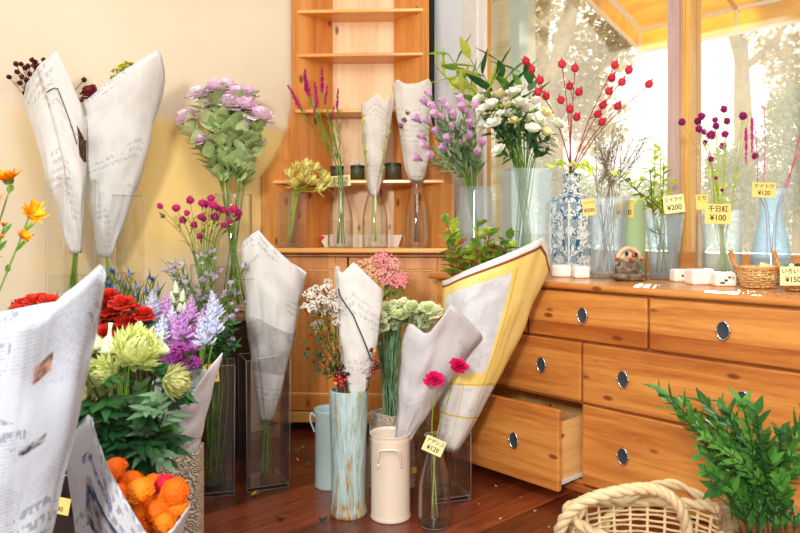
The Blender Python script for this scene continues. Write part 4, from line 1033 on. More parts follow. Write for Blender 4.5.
# white blooms
WC = [(500, 98), (514, 96), (521, 106), (505, 104), (484, 112), (491, 120), (500, 118), (512, 118), (524, 112), (535, 105), (545, 116), (538, 124), (532, 132), (486, 128), (496, 126), (544, 135), (552, 146), (540, 148), (500, 152), (520, 92), (508, 108), (493, 108), (556, 128), (528, 122), (480, 103), (515, 124), (504, 130)]
bouquet(C2, 'white_cup', [(x, y, rnd.uniform(.85, 1.15), 'cream_cup' if i % 5 == 0 else 'white_cup') for i, (x, y) in enumerate(WC)], 3.12, .08, .047, .47, .05, .06, 'white_bloom', 'cupped white bloom in the tall square vase on the chest', 'flower', 'white blooms in the square vase on the chest', leaf=[(.62, .93, 8, .05, .022, .9, -.2)], lmat=plant('leaf_deep', (66, 106, 56), (44, 84, 44), .25), zb=.45, r=.0022)
# lily foliage behind
for i, (x, y, n) in enumerate([(449, 55, 7), (470, 58, 8), (498, 60, 7), (520, 72, 7), (437, 68, 6), (482, 72, 8), (506, 78, 6), (461, 76, 7), (530, 84, 5)]):
    rnd.seed(i + 40); H = P(x, y, 3.24 + rnd.uniform(-.04, .04)); nk = C2.location + V((-.03 + .01 * i * .5, .03, .47))
    stemthing('lily_branch', 'leafy lily stem with long pointed leaves behind the white blooms', 'foliage', 'lily stems behind the white blooms', [C2.location + V((rnd.uniform(-.05, .05), .03, .03)), nk, nk.lerp(H, .55) + V((0, 0, .03)), H], (), [(.60, 1.0, n, .15, .046, .95, .0)], lmat=[LG, LY, LD][i % 3], mat=STEM, r=.003)
# red hips
HP = [((470 + 34, 59 - 0), 0)]
HX = [(526, 61), (532, 69), (540, 80), (538, 92), (562, 64), (575, 68), (570, 86), (579, 92), (561, 100), (570, 109), (577, 117), (615, 65), (629, 70), (612, 78), (622, 82), (609, 91), (603, 105), (598, 114), (618, 106), (649, 84), (602, 122), (546, 96)]
groups_h = [HX[0:4] + [HX[21]], HX[4:5] + HX[8:9], HX[5:8], HX[9:11], HX[11:12] + HX[13:14] + HX[15:18] + HX[20:21], [HX[12], HX[14]], [HX[18]], [HX[19]]]
for i, g_ in enumerate(groups_h):
    rnd.seed(i + 60); Yh = 3.12 + rnd.uniform(-.04, .04); top = P(g_[0][0], g_[0][1], Yh); nk = C3.location + V((rnd.uniform(-.012, .012), rnd.uniform(-.01, .01), .455)); ft = C3.location + V((0, 0, .39))
    pts = [ft, nk, nk.lerp(top, .5) + V(((top.x - nk.x) * -.12, 0, .0)), top]; cv = curve(pts, 5); hs = []; ex = []
    for (x, y) in g_:
        H = P(x, y, Yh + rnd.uniform(-.02, .02)); b_ = min(cv, key=lambda q: (q - H).length + (0 if q.z < H.z - .02 else .2)); ex.append([b_, b_.lerp(H, .6), H]); hs.append((pick('hip'), H, (H - b_).normalized() + V((0, 0, .5)), .027))
    stemthing('red_hip_branch', 'red stem of pointed red hips in the blue and white vase', 'branch', 'red hip branches in the porcelain vase', pts, hs, None, STEMR, r=.0028, extra=ex, partname='hip')
# trailing leafy twig out of the porcelain vase
for (x, y, n) in ((590, 168, 9), (556, 165, 6)):
    H = P(x, y, 3.02); nk = C3.location + V((0, -.01, .455)); stemthing('leafy_twig', 'yellow green leafy twig hanging over the porcelain vase', 'foliage', 'leafy twigs over the porcelain vase', [C3.location + V((0, 0, .39)), nk, nk.lerp(H, .5) + V((0, 0, .03)), H], (), (.4, 1, n, .045, .02, .9, -.2), lmat=LY)
# wispy brown twigs
TW = plant('wispy_twig', (150, 128, 100), (120, 98, 80), .1)
for i in range(15):
    rnd.seed(i + 90); H = P(600 + rnd.uniform(-10, 46), 125 + rnd.uniform(0, 30), 2.95 + rnd.uniform(-.06, .06)); nk = C4.location + V((rnd.uniform(-.05, .05), rnd.uniform(-.03, .03), .33)); pts = [foot_in(C4, .03, .04), nk, nk.lerp(H, .5), H]; cv = curve(pts, 5); ex = []
    for k in range(26):
        p, d = along(cv, rnd.uniform(.42, 1)); q = p + d * rnd.uniform(.02, .06) + rv(.035); ex.append([p, p.lerp(q, .5) + rv(.006), q])
    stemthing('dry_twig', 'wispy brown twig in the hammered glass vase', 'twig', 'brown twigs in the hammered vase', pts, (), (.5, 1, 8, .012, .006, .8), mat=TW, lmat=LGREY, r=.0016, extra=ex)
# leafy sprigs in the crystal vase
for i, (x, y, n, m_) in enumerate([(655, 140, 9, LY), (664, 162, 8, LY), (640, 176, 8, LY), (650, 170, 7, LG), (672, 182, 6, LY), (628, 178, 7, LG), (660, 150, 7, LY), (617, 172, 6, LY)]):
    rnd.seed(i + 120); H = P(x, y, 2.80 + rnd.uniform(-.04, .04)); nk = C6.location + V((rnd.uniform(-.05, .02), 0, .26)); stemthing('leafy_sprig', 'lime leafy sprig in the cut crystal vase', 'foliage', 'lime sprigs in the crystal vase', [foot_in(C6, .03, .03), nk, nk.lerp(H, .6), H], (), [(.35, 1.0, n + 3, .055, .022, 1.1, -.2), (.12, .4, 4, .05, .022, .8)], mat=STEMB if i % 2 else STEMY, lmat=m_)
# globe flowers on the chest
GP_ = [(682, 122), (698, 121), (702, 116), (715, 120, .8), (716, 126), (727, 121), (724, 109), (725, 134), (711, 135, 1.3), (704, 132, .8), (699, 129), (723, 146), (705, 142, .7), (743, 116, 1.1), (755, 156, .9), (711, 159, .8), (716, 178, .5), (722, 190, .5)]
bouquet(C7, 'globe_purple', GP_, 2.62, .06, .015, .27, .04, .04, 'globe_flower', 'round magenta globe flower in the straight glass on the chest', 'flower', 'magenta globe flowers on the chest', leaf=(.5, .95, 3, .03, .008, .8), mat=STEMY, lmat=LY, r=.0016, zb=.7)
# drooping tassels
for i, (x0, y0, x1, y1) in enumerate([(746, 128, 746, 163), (752, 118, 752, 152)]):
    tp, bt = P(x0, y0, 2.58), P(x1, y1, 2.58); nk = C7.location + V((.03, 0, .27)); stemthing('tassel_flower', 'thin drooping magenta tassel at the right window', 'flower', 'drooping magenta tassels', [foot_in(C7, .03, .03), nk, nk.lerp(tp, .6) + V((0, 0, .04)), tp + V((-.01, 0, .02)), tp], [(BL['magenta_spire'][0], tp, bt - tp, ((tp - bt).length * .7, (tp - bt).length * .7, (tp - bt).length))], None, STEMY, r=.0015)
PKS = plant('pink_stem', (216, 60, 130), (190, 40, 110), .1)
for i, (x, y) in enumerate([(753, 110), (803, 142), (764, 105), (809, 96)]):
    H = P(x, y, 2.55); nk = C8.location + V(((H.x - C8.location.x) * .5, 0, .345)); stemthing('pink_reed', 'bare thin magenta reed in the pale blue vase', 'reed', 'magenta reeds in the pale blue vase', [C8.location + V((0.01 * (i - 1.5), 0, .03)), C8.location + V(((H.x - C8.location.x) * .2, 0, .26)), nk, nk.lerp(H, .6) + V((.004, 0, .01)), H], (), None, PKS, r=.0018)
# magenta globes on the cupboard
GM = [(160, 206, .8), (176, 208, 1.1), (190, 200, 1.1), (187, 213, .8), (183, 220), (202, 203), (206, 204), (211, 198), (213, 205, 1.1), (215, 217, 1.2), (222, 210), (218, 208, .8), (201, 217), (194, 225, .9), (204, 219, .8), (229, 212), (230, 221, .8), (234, 209, 1.1), (237, 217), (224, 225, .9), (200, 236, .8), (239, 213, .9), (163, 216, .6)]
bouquet(V4, 'globe_magenta', GM, 2.93, .07, .0175, .21, .035, .03, 'globe_flower', 'round magenta globe flower in the slim glass on the low cupboard', 'flower', 'magenta globe flowers on the low cupboard', leaf=(.4, .95, 4, .04, .009, .7), mat=STEM, lmat=LG, r=.0016, zb=.7)
# asters in the floor vase
for i in range(24):
    rnd.seed(i + 200); x = rnd.uniform(168, 248); y = rnd.uniform(250, 318) if i < 18 else rnd.uniform(310, 345)
    H = P(x, y, 2.62 + rnd.uniform(-.10, .10)); nk = VK.location + V((rnd.uniform(-.05, .05), rnd.uniform(-.05, .05), .49)); pts = [foot_in(VK, .03, .045), nk, nk.lerp(H, .6) + V(((H.x - nk.x) * -.15, 0, 0)), H]; cv = curve(pts, 5); ex = []; hs = [(pick('aster'), H, (rnd.uniform(-.4, .4), -.5, .8), .019)]
    for k in range(9):
        p, d = along(cv, rnd.uniform(.5, .97)); q = p + d * rnd.uniform(.03, .07) + rv(.045); ex.append([p, p.lerp(q, .5) - rv(.005), q])
        if k < 4: hs.append((pick('aster'), q, (rnd.uniform(-.5, .5), -.6, .8), rnd.uniform(.009, .017)))
    stemthing('aster_spray', 'branching stem of small pale violet asters in the dark floor vase', 'flower', 'pale violet asters in the floor vase', pts, hs, [(.5, 1, 34, .034, .008, .8)], STEM, LG, .0018, ex)
# green stems visible in VL + paper cones -------------------------------------------------
def bundle(name, label, cat, loc, grp=None): return empty(name, loc, 0, label, cat, grp)
def stalks(par, p0, p1, n, r, mat, spread0, spread1, part='stems', fan=0):
    for i in range(n):
        a = MB(par.location); w = rnd.random() * 6.28; o0 = V((math.cos(w), math.sin(w), 0)) * spread0 * rnd.random(); w = rnd.random() * 6.28; o1 = V((math.cos(w), math.sin(w), 0)) * spread1 * rnd.random()
        a.tube(curve([p0 + o0, p0.lerp(p1, .5) + (o0 + o1) * .5, p1 + o1]), r, 5); a.build('stem', mat, par, True)
PAPER = newsprint('newsprint_plain', (222, 219, 214), .42)
PAPER2 = newsprint('newsprint_ruled', (226, 222, 216), .42, seed=2, blocks=[(.10, .135, .0, .42, (60, 60, 62), (90, 84, 80), 40)])
rnd.seed(5)
W1 = bundle('wrapped_bouquet', 'tall newspaper cone of dark red burs in the leftmost vase on the low cupboard', 'bouquet', V1.location)
sf = wrap(W1, 'newspaper', (71, 253), (80, 253), (27, 100), (84, 116), 2.66, 2.62, newsprint('newsprint_a', (242, 238, 232), .4, seed=1, blocks=[(.37, .44, .36, .45, (60, 44, 34), (110, 84, 62), 60), (.28, .34, .22, .245, (110, 84, 60), (190, 170, 140), 90), (.26, .31, .12, .16, (70, 100, 130), (170, 170, 160), 50)]), [(57, 48, 1.45, 1.5, 1.4)], th0=.6, seed=1, pw=.95, crease=.008)
a = MB(W1.location); a.tube([sf(1.75 - 1.1 * k / 14, .86 - .16 * (k / 14) ** 2) for k in range(15)], .0018, 6); a.build('fold_edge', plain('brown_edge', (104, 84, 62), .8), W1)
stalks(W1, V1.location + V((.005, 0, .03)), P(76, 240, 2.66), 7, .003, STEM, .03, .012)
for i, (x, y) in enumerate([(9, 77), (16, 64), (17, 72), (21, 64), (22, 77), (25, 68), (32, 60), (35, 62), (37, 68), (30, 74), (27, 80), (33, 76), (44, 60), (27, 88), (20, 83), (36, 73), (31, 83), (39, 66), (34, 66), (28, 66), (25, 93), (31, 92), (84, 80)]):
    H = P(x, y, 2.66 + rnd.uniform(-.04, .04)); put(pick('bur'), W1, H, (0, 0, 1), .011, 'bur'); a = MB(W1.location); a.tube(curve([P(46, 130, 2.66), P((46 + x) / 2, (130 + y) / 2 - 3, 2.66), H]), .0013, 4); a.build('stem', STEMB, W1)
W2 = bundle('wrapped_bouquet', 'tall newspaper cone of yellow sprays and dusky red clusters in the second cupboard vase', 'bouquet', V2.location)
wrap(W2, 'newspaper', (100, 257), (110, 257), (79, 112), (164, 78), 2.80, 2.76, newsprint('newsprint_b', (240, 238, 234), .4, seed=3, blocks=[(.02, .05, .2, .34, (90, 100, 90), (150, 156, 146), 70)]), [(156, 49, .5, 1.6, .7)], th0=2.4, seed=4, pw=.95, crease=.008)
stalks(W2, V2.location + V((-.03, 0, .03)), P(105, 248, 2.80), 7, .003, STEM, .03, .012)
for i in range(9):
    H = P(rnd.uniform(83, 100), rnd.uniform(86, 105), 2.80); put(pick('burgundy_umbel'), W2, H, (rnd.uniform(-.5, .5), -.5, .8), .028, 'cluster')
for i in range(16):
    f_ = rnd.random(); H = P(110 + f_ * 22, 78 - f_ * 14 + rnd.uniform(-6, 5), 2.80 + rnd.uniform(-.03, .03)); put(pick('yellow_bits'), W2, H, (rnd.uniform(-.5, .5), 0, 1), rnd.uniform(.008, .02), 'spray')
    a = MB(W2.location); a.tube([P(118, 110, 2.8), H], .001, 4); a.build('stem', STEMY, W2)
# cone in the square floor vase
WL = bundle('wrapped_bouquet', 'white newspaper cone tied with wire, standing in the tall square floor vase', 'bouquet', VL.location)
PAPERL = newsprint('newsprint_tied', (240, 237, 232), .42, seed=4, blocks=[(-.2, 2, .20, .375, (186, 181, 178), (204, 199, 196), 20), (.22, .30, .49, .53, (120, 116, 116), (200, 198, 196), 80)])
wrap(WL, 'newspaper', (263, 421), (272, 421), (243, 250), (304, 274), 2.74, 2.66, PAPERL, [(261, 227, 2.0, 1.0, 1.9)], th0=2.9, ov=(.2, .9), seed=7, pw=.85, crease=.009)
stalks(WL, VL.location + V((.01, 0, .03)), P(267, 405, 2.74), 9, .0032, STEM, .05, .012)
a = MB(WL.location); c_ = P(270, 355, 2.70); ring = [c_ + V((.068 * math.cos(k * PI / 12), .058 * math.sin(k * PI / 12), .012 * math.cos(k * PI / 12))) for k in range(25)]; a.tube(ring, .0016, 5, False); a.tube([ring[0], ring[0] + V((.012, -.01, .015))], .0014, 4); a.build('wire_tie', plain('pale_wire', (206, 200, 190), .4), WL)
# cone in the turquoise vase
WO = bundle('wrapped_bouquet', 'small white newspaper cone with a dark edge shadow line in the turquoise glazed vase', 'bouquet', VT.location)
sf = wrap(WO, 'newspaper', (350, 402), (362, 402), (337, 276), (381, 291), 2.455, 2.42, newsprint('newsprint_c', (242, 238, 233), .35, seed=5, blocks=[(.0, .3, .02, .10, (60, 70, 90), (200, 170, 140), 45)]), [(355, 260, 1.7, .9, 1.6), (340, 264, 2.7, .5, .4)], th0=1.75, ov=(.1, 1.9), turn=.12, seed=9, pw=.60, crease=.007)
a = MB(WO.location); a.tube([sf(2.45 - 1.75 * k / 16, .88 - .50 * (k / 16)) for k in range(17)], .0024, 6); a.build('edge_shadow_line', plain('edge_shadow_black', (54, 52, 54), .8), WO)  # dark tube laid on the cone as the shadow of the paper's edge
stalks(WO, VT.location + V((.0, 0, .02)), P(356, 395, 2.455), 5, .003, STEM, .03, .01)
# grey cone leaning in the cream can
WN = bundle('wrapped_bouquet', 'plain greyish newspaper cone leaning out of the cream enamel can', 'bouquet', VC.location)
wrap(WN, 'newspaper', (396, 446), (405, 446), (408, 334), (478, 338), 2.43, 2.46, newsprint('newsprint_d', (216, 211, 211), .25, seed=6, blocks=[(.13, .21, .20, .30, (120, 118, 122), (156, 154, 158), 18)]), [(450, 306, 1.3, .8, 1.3), (413, 324, 2.6, .6, .7)], th0=2.2, seed=12, pw=.85, crease=.012)
stalks(WN, VC.location + V((.03, 0, .02)), P(401, 440, 2.43), 4, .0035, STEMD, .02, .01)
# big yellow cone
YP = newsprint('newsprint_yellow', (240, 236, 230), .35, seed=8, blocks=[(-.2, 2, .25, .650, (250, 218, 120), (254, 228, 146), 8), (.57, .80, .29, .61, (212, 208, 210), (232, 230, 232), 14), (-.2, 2, .648, .658, (150, 90, 50), (150, 90, 50), 5), (-.2, 2, .245, .252, (236, 196, 70), (236, 196, 70), 5), (.55, .556, .0, .62, (226, 180, 70), (236, 200, 80), 5), (.815, .82, .25, .65, (210, 160, 70), (226, 180, 80), 5), (-.2, 2, .13, .136, (226, 196, 90), (226, 196, 90), 5), (.66, .664, .0, .25, (226, 190, 80), (226, 190, 80), 5)])
WM = bundle('wrapped_bouquet', 'large yellow and grey printed paper cone full of leafy stems leaning on the drawers', 'bouquet', VR.location)
wrap(WM, 'printed_paper', (440, 448), (455, 452), (447, 280), (552, 263), 2.56, 2.62, YP, [(541, 238, .45, 2.4, .5)], th0=3.4, ov=(.1, .5), seed=15, pw=.9, crease=.008)
stalks(WM, VR.location + V((.0, 0, .03)), P(447, 440, 2.57), 6, .0035, STEMB, .03, .012)
rnd.seed(77)
for i in range(30):
    x = rnd.uniform(446, 516); y = rnd.uniform(218, 262) + (8 if x > 500 else 0); H = P(x, y, 2.66 + rnd.uniform(-.05, .05)); b0 = P(475 + (x - 480) * .4, 300, 2.62); cv = curve([b0, b0.lerp(H, .5) + rv(.01), H], 4); a = MB(WM.location); a.tube(cv, .0018, 5); a.build('stem', STEMR, WM)
    a = MB(WM.location); leafs(a, cv, .35, 1, 9, .062, .034, 1.0, -.3); a.build('leaves', [LG, LY, LRED, LY, LG][i % 5], WM, True)
rnd.seed(3)
# slim cones in the bottles
W5 = bundle('wrapped_bouquet', 'slim crumpled paper cone with yellow green sprigs in the middle bottle', 'bouquet', VH2.location)
wrap(W5, 'paper', (371, 196), (376, 196), (362, 104), (394, 102), 3.405, 3.35, newsprint('newsprint_e', (242, 230, 218), .3, seed=10, hue=(100, 80, 70)), [(377, 91, 1.6, .8, .5), (391, 93, .5, .6, .5)], th0=2.3, seed=18, crease=.008, pw=.7)
stalks(W5, VH2.location + V((0, 0, .03)), P(374, 195, 3.405), 5, .0025, STEMY, .03, .006)
for (x0, y0, x1, y1) in ((367, 190, 362, 112), (376, 190, 389, 128)):
    a = MB(W5.location); cv = curve([P(x0, y0, 3.39), P((x0 + x1) / 2, (y0 + y1) / 2, 3.32), P(x1, y1, 3.31)], 5); a.tube(cv, .0018, 5); a.build('stem', STEMY, W5); a = MB(W5.location); leafs(a, cv, .3, 1, 10, .03, .012, .7); a.build('leaves', LY, W5)
W6 = bundle('wrapped_bouquet', 'wide crumpled white paper cone in the right bottle on the corner cabinet', 'bouquet', VH3.location)
wrap(W6, 'paper', (413, 182), (420, 182), (393, 86), (431, 84), 3.40, 3.35, newsprint('newsprint_f', (244, 234, 224), .3, seed=11, hue=(110, 96, 90)), [(398, 78, 2.4, .8, .5), (428, 77, .6, .8, .6)], th0=2.0, seed=21, crease=.008, pw=.45)
stalks(W6, VH3.location + V((0, 0, .03)), P(416, 195, 3.40), 6, .0028, STEMB, .03, .008)
for q in ((404, 120), (408, 112), (400, 126)): put(pick('burgundy_umbel'), W6, P(q[0], q[1], 3.305), (0, -1, .3), .014, 'bloom')
# cone in the carved vase, lower left
WH = bundle('wrapped_bouquet', 'open newspaper cone of purple spires in the carved sand coloured vase', 'bouquet', VG.location)
wrap(WH, 'newspaper', (178, 470), (188, 470), (152, 382), (206, 374), 1.86, 1.82, newsprint('newsprint_g', (238, 236, 238), .5, seed=13, blocks=[(.06, .12, .10, .16, (50, 60, 80), (190, 190, 190), 60)]), [(222, 350, .2, .7, .7), (184, 402, 1.7, 1.0, 1.2)], th0=1.0, seed=25, pw=.6, crease=.007)
SP = [(176, 345, 'snap_purple', .075), (186, 355, 'snap_purple', .075), (168, 350, 'snap_pale', .06), (196, 352, 'snap_purple', .07), (205, 345, 'snap_pale', .07), (214, 335, 'snap_pale', .075), (160, 340, 'snap_pale', .06), (183, 338, 'snap_purple', .07), (172, 330, 'snap_pale', .06)]
for (x, y, k, s_) in SP:
    b_ = P(x, y, 1.92 + rnd.uniform(-.05, .05)); a = MB(WH.location); a.tube(curve([P(183, 460, 1.86), P((x + 183) / 2, 410, 1.9), b_]), .0025, 5); a.build('stem', STEM, WH); put(pick(k), WH, b_, (rnd.uniform(-.2, .3), rnd.uniform(-.2, .2), 1), s_ * 1.15, 'bloom')
for i in range(12): put(pick('violet_cluster'), WH, P(rnd.uniform(167, 200), rnd.uniform(348, 370), 1.84 + rnd.uniform(-.04, .04)), (0, -.6, .8), .026, 'cluster')
a = MB(WH.location)
for i in range(26): p = P(rnd.uniform(160, 210), rnd.uniform(355, 385), 1.88); a.petal(p, V((rnd.uniform(-1, 1), rnd.uniform(-.8, .2), .8)), V((0, 0, 1)), .05, .012, -.4)
a.build('leaves', LG, WH)
# printed cone bottom left with orange crests
WB = bundle('wrapped_bouquet', 'newspaper cone with printed photograph and orange crested blooms at bottom left', 'bouquet', P(120, 700, 1.25))
VB2 = round_vase('flower_bucket', 'bucket under the printed cone at bottom left, below the frame', 120, 1.25, 0, [(.07, 0), (.085, .33), (.088, .34)], BLACK, cat='bucket')
wrap(WB, 'newspaper', (112, 690), (128, 690), (70, 470), (186, 508), 1.25, 1.20, newsprint('newsprint_h', (222, 224, 232), .7, seed=14, big=.5, blocks=[(.27, .335, .262, .318, (50, 74, 104), (186, 180, 176), 55), (.22, .345, .236, .246, (40, 44, 50), (110, 112, 116), 90), (.18, .345, .12, .222, (34, 34, 42), (96, 92, 98), 40), (.28, .34, .335, .345, (80, 100, 160), (200, 204, 214), 200)]), [(94, 407, 2.3, .9, 1.5), (149, 540, 1.0, 1.1, .9), (150, 502, -1.5, 1.4, 1.2)], th0=4.2, ov=(.1, .3), seed=30, pw=.75, crease=.004)
for i, (x, y, s_) in enumerate([(115, 470, 1), (122, 484, .9), (132, 482, .9), (140, 492, 1.1), (152, 486, 1), (165, 484, .8), (175, 492, 1.1), (168, 503, 1), (145, 507, 1.2), (158, 512, 1), (135, 515, 1.1), (178, 506, .8), (148, 525, 1.1), (165, 522, 1), (118, 495, .9), (128, 503, 1)]):
    put(pick('red_crest' if i == 5 else 'orange_crest'), WB, P(x, y, 1.22 + rnd.uniform(-.03, .03) + (.03 if y < 490 else 0)), (rnd.uniform(-.3, .3), -.6, .8), .027 * s_, 'bloom')
stalks(WB, P(120, 700, 1.25) , P(140, 530, 1.23), 7, .003, STEM, .01, .03)
# big blurred foreground cone
WA = bundle('wrapped_bouquet', 'large out of focus newspaper cone filling the left foreground', 'bouquet', P(15, 690, 1.0))
VA2 = round_vase('flower_bucket', 'bucket under the large foreground newspaper, below the frame', 15, 1.0, 0, [(.09, 0), (.11, .38), (.115, .39)], BLACK, cat='bucket')
wrap(WA, 'newspaper', (-26, 690), (6, 690), (-75, 330), (95, 300), 1.0, .97, newsprint('newsprint_i', (204, 212, 224), .7, seed=17, big=.6, blocks=[(.222, .246, .452, .476, (110, 80, 70), (200, 160, 140), 60), (.22, .255, .36, .372, (60, 64, 70), (190, 190, 194), 60)]), [(98, 261, .35, .6, .55), (15, 316, 1.7, 1.2, 1.0)], th0=4.4, ov=(.1, .3), seed=33, pw=.85, crease=.006)
# ------------------------------------------------------------------ orange daisies at the left edge
VD = round_vase('flower_bucket', 'bucket of orange daisies just outside the left edge', -60, 1.32, 0, [(.06, 0), (.075, .50), (.078, .51)], BLACK, cat='bucket')
DS = [(9, 182, 'orange_side', 'orange daisy seen from the side, upper of the two at the left edge', .036, (-.1, -.3, 1)), (31, 215, 'orange_side', 'fully open orange daisy at the left edge, lower right of the pair', .034, (.75, -.5, .5)), (4, 226, 'orange_side', 'small closed yellow daisy bud at the left edge', .012, (0, 0, 1)), (22, 237, 'orange_side', 'half open orange daisy bud below the open daisy', .019, (.7, -.3, .5)), (-8, 205, 'orange_daisy', 'orange daisy cut off by the left edge', .03, (-.2, -.4, .9)), (1, 238, 'orange_side', 'smallest daisy bud, low at the left edge', .011, (.2, 0, 1))]
for i, (x, y, k, lb, s_, d) in enumerate(DS):
    rnd.seed(300 + i); H = P(x, y, 1.30 + rnd.uniform(-.03, .03)); nk = VD.location + V((.02, 0, .52))
    stemthing('orange_daisy', lb, 'flower', None, [VD.location + V((rnd.uniform(-.03, .03), 0, .03)), nk, nk.lerp(H, .55) + V((-.02, 0, -.0)), H - V(d) * s_ * .25], [(pick(k), H, d, s_)], (.6, .95, 4, .04, .012, .7), STEM, LG, .0022)
# ------------------------------------------------------------------ greenish chrysanthemums
MU = [(134, 353, .074, (.55, -.5, .7), 'largest greenish yellow chrysanthemum, its white sleeve pushed back'), (103, 377, .062, (-.1, -.9, .35), 'spread greenish yellow chrysanthemum against the foreground newspaper'), (171, 381, .050, (.9, -.2, -.1), 'greenish yellow chrysanthemum turned right beside the carved vase cone'), (80, 396, .04, (-.6, -.5, .4), 'greenish chrysanthemum half hidden behind the foreground newspaper')]
for i, (x, y, s_, d, lb) in enumerate(MU):
    rnd.seed(320 + i); H = P(x, y, 1.47 - .02 * i); nk = VM.location + V((rnd.uniform(-.03, .03), rnd.uniform(-.03, .03), .47)); r0, cv = stemthing('chrysanthemum', lb, 'flower', None, [foot_in(VM, .03, .03), nk, nk.lerp(H, .5) - V((0, 0, .0)), H - V(d).normalized() * s_ * .3], [(BL['green_mum'][i % 3], H, d, s_)], None, STEMD, LD, .0042)
NETM = plain('white_foam_net', (222, 230, 190), .7, .2, var=.12, nscale=120, bump=.5)
NB = [(91, 346, .026, 'green chrysanthemum bud in a white net sleeve beside the foreground newspaper', (.15, 0, 1)), (108, 350, .026, 'green chrysanthemum bud in a net sleeve with a tall pinched tip', (.1, 0, 1)), (160, 352, .020, 'green chrysanthemum bud in a net sleeve right of the largest bloom', (.12, 0, 1)), (137, 340, .018, 'net sleeved chrysanthemum bud behind the largest bloom', (.2, 0, 1))]
for i, (x, y, s_, lb, d) in enumerate(NB):
    rnd.seed(340 + i); H = P(x, y, 1.52 + .02 * (i % 2)); nk = VM.location + V((rnd.uniform(-.03, .03), rnd.uniform(-.03, .03), .47)); r0, cv = stemthing('chrysanthemum_bud', lb, 'flower', None, [foot_in(VM, .03, .03), nk, nk.lerp(H, .5), H - V((0, 0, s_))], [], None, STEMD, LD, .0036)
    a = MB()
    for k in range(46):
        w = k * 2.4; e = rnd.uniform(-.6, 1.3); h = V((math.cos(w) * math.cos(e), math.sin(w) * math.cos(e), math.sin(e))); a.petal(h * s_ * .45, (h + V((0, 0, .9))).normalized(), h, s_ * .85, s_ * .28, -.5, rows=3)
    a.ball((0, 0, 0), s_ * .72, 10, 8); me = a.mesh('closed_petals', plant('bud_petal', (206, 218, 96), (176, 196, 70), .3)); put(me, r0, H, d, 1, 'closed_petals')
    a = MB(); a.lathe([(s_ * 1.04, -s_ * .1), (s_ * 1.02, s_ * .35), (s_ * .62, s_ * .8), (s_ * .20, s_ * 1.2), (s_ * .13, s_ * 1.8), (s_ * .20, s_ * 2.3), (s_ * .1, s_ * 2.32)], 14); me = a.mesh('net_sleeve', NETM, True); put(me, r0, H, d, 1, 'net_sleeve')
# their lobed dark foliage
def lobed(a, p, d, up, L):
    a.petal(p, d, up, L, L * .34, -.5, .25, 5)
    s_ = d.cross(up).normalized()
    for k, t in ((-1, .3), (1, .35), (-1, .55), (1, .6)):
        a.petal(p + d * L * t * .9, (d * .7 + s_ * k * .75).normalized(), up, L * .42, L * .18, -.3, .2, 3)
for i in range(24):
    rnd.seed(360 + i); x = rnd.uniform(84, 176); y = rnd.uniform(366, 446); H = P(x, y, 1.45 + rnd.uniform(-.08, .06)); nk = VM.location + V((rnd.uniform(-.04, .04), rnd.uniform(-.04, .04), .47)); pts = [foot_in(VM, .03, .03), nk, nk.lerp(H, .5), H]; cv = curve(pts, 5)
    r0, cv = stemthing('chrysanthemum_foliage', 'dark lobed leafy stem under the greenish chrysanthemums', 'foliage', 'leafy stems under the chrysanthemums', pts, (), None, STEMD, LD, .003)
    a = MB(r0.location)
    for k in range(9):
        p, d = along(cv, .45 + .55 * k / 8); w = rnd.random() * 6.28; h = V((math.cos(w), math.sin(w) * .8 - .4, rnd.uniform(-.3, .7))).normalized(); lobed(a, p, h, V((0, -.4, 1)).normalized(), rnd.uniform(.06, .095))
    a.build('leaves', [LD, plant('leaf_fresh', (92, 150, 54), (60, 110, 50), .3, .35), LBLUE][i % 3] if i % 4 == 0 else LD, r0, True)
# ------------------------------------------------------------------ red blooms
RB = [(92, 305), (100, 300), (110, 308), (97, 316), (104, 318), (113, 312), (122, 305), (128, 311), (135, 314), (142, 316), (96, 328), (108, 328), (118, 322), (127, 322), (102, 336), (115, 334), (124, 332), (133, 325), (108, 298)]
bouquet(VS, 'red_mum', RB, 2.06, .05, .036, .46, .05, .04, 'red_chrysanthemum', 'ruffled red bloom in the cluster above the green chrysanthemums', 'flower', 'red blooms above the green chrysanthemums', leaf=[(.55, .92, 6, .06, .02, .9)], lmat=LD, zb=.6)
bouquet(VS2, 'red_mum', [(24, 306), (33, 303), (42, 301), (50, 303), (30, 312), (42, 310), (52, 310), (60, 307), (20, 312)], 2.08, .04, .032, .46, .04, .03, 'red_chrysanthemum', 'ruffled red bloom showing above the foreground newspaper at left', 'flower', 'red blooms above the foreground newspaper', leaf=[(.55, .9, 5, .05, .02, .9)], lmat=LD, zb=.6)
# ------------------------------------------------------------------ spiky blue-tipped stems
for i, (x, y) in enumerate([(112, 275), (121, 282), (130, 277), (108, 288), (138, 290), (127, 290), (151, 282), (146, 296), (158, 292), (104, 282), (117, 292), (134, 298), (70, 300), (62, 303), (54, 306), (12, 316)]):
    rnd.seed(380 + i); v = VSP if x > 75 else VS2; H = P(x, y, (2.40 if x > 75 else 2.14) + rnd.uniform(-.05, .05)); nk = v.location + V((rnd.uniform(-.05, .05), rnd.uniform(-.04, .04), .44)); k = 'gentian' if x < 75 or i % 3 == 0 else 'gentian_pale'
    hs = [(pick(k), H + V((0, 0, .01)) + rv(.008), (rnd.uniform(-.4, .4), -.2, 1), .014) for _ in range(3)]
    stemthing('gentian', 'narrow leaved stem with blue tips behind the red blooms', 'flower', 'blue tipped stems behind the red blooms', [foot_in(v, .03, .03), nk, nk.lerp(H, .5), H], hs, [(.55, 1.0, 20, .055, .009, .55, .25)], STEM, plant('leaf_olive', (122, 136, 66), (88, 106, 56), .25), .0022)
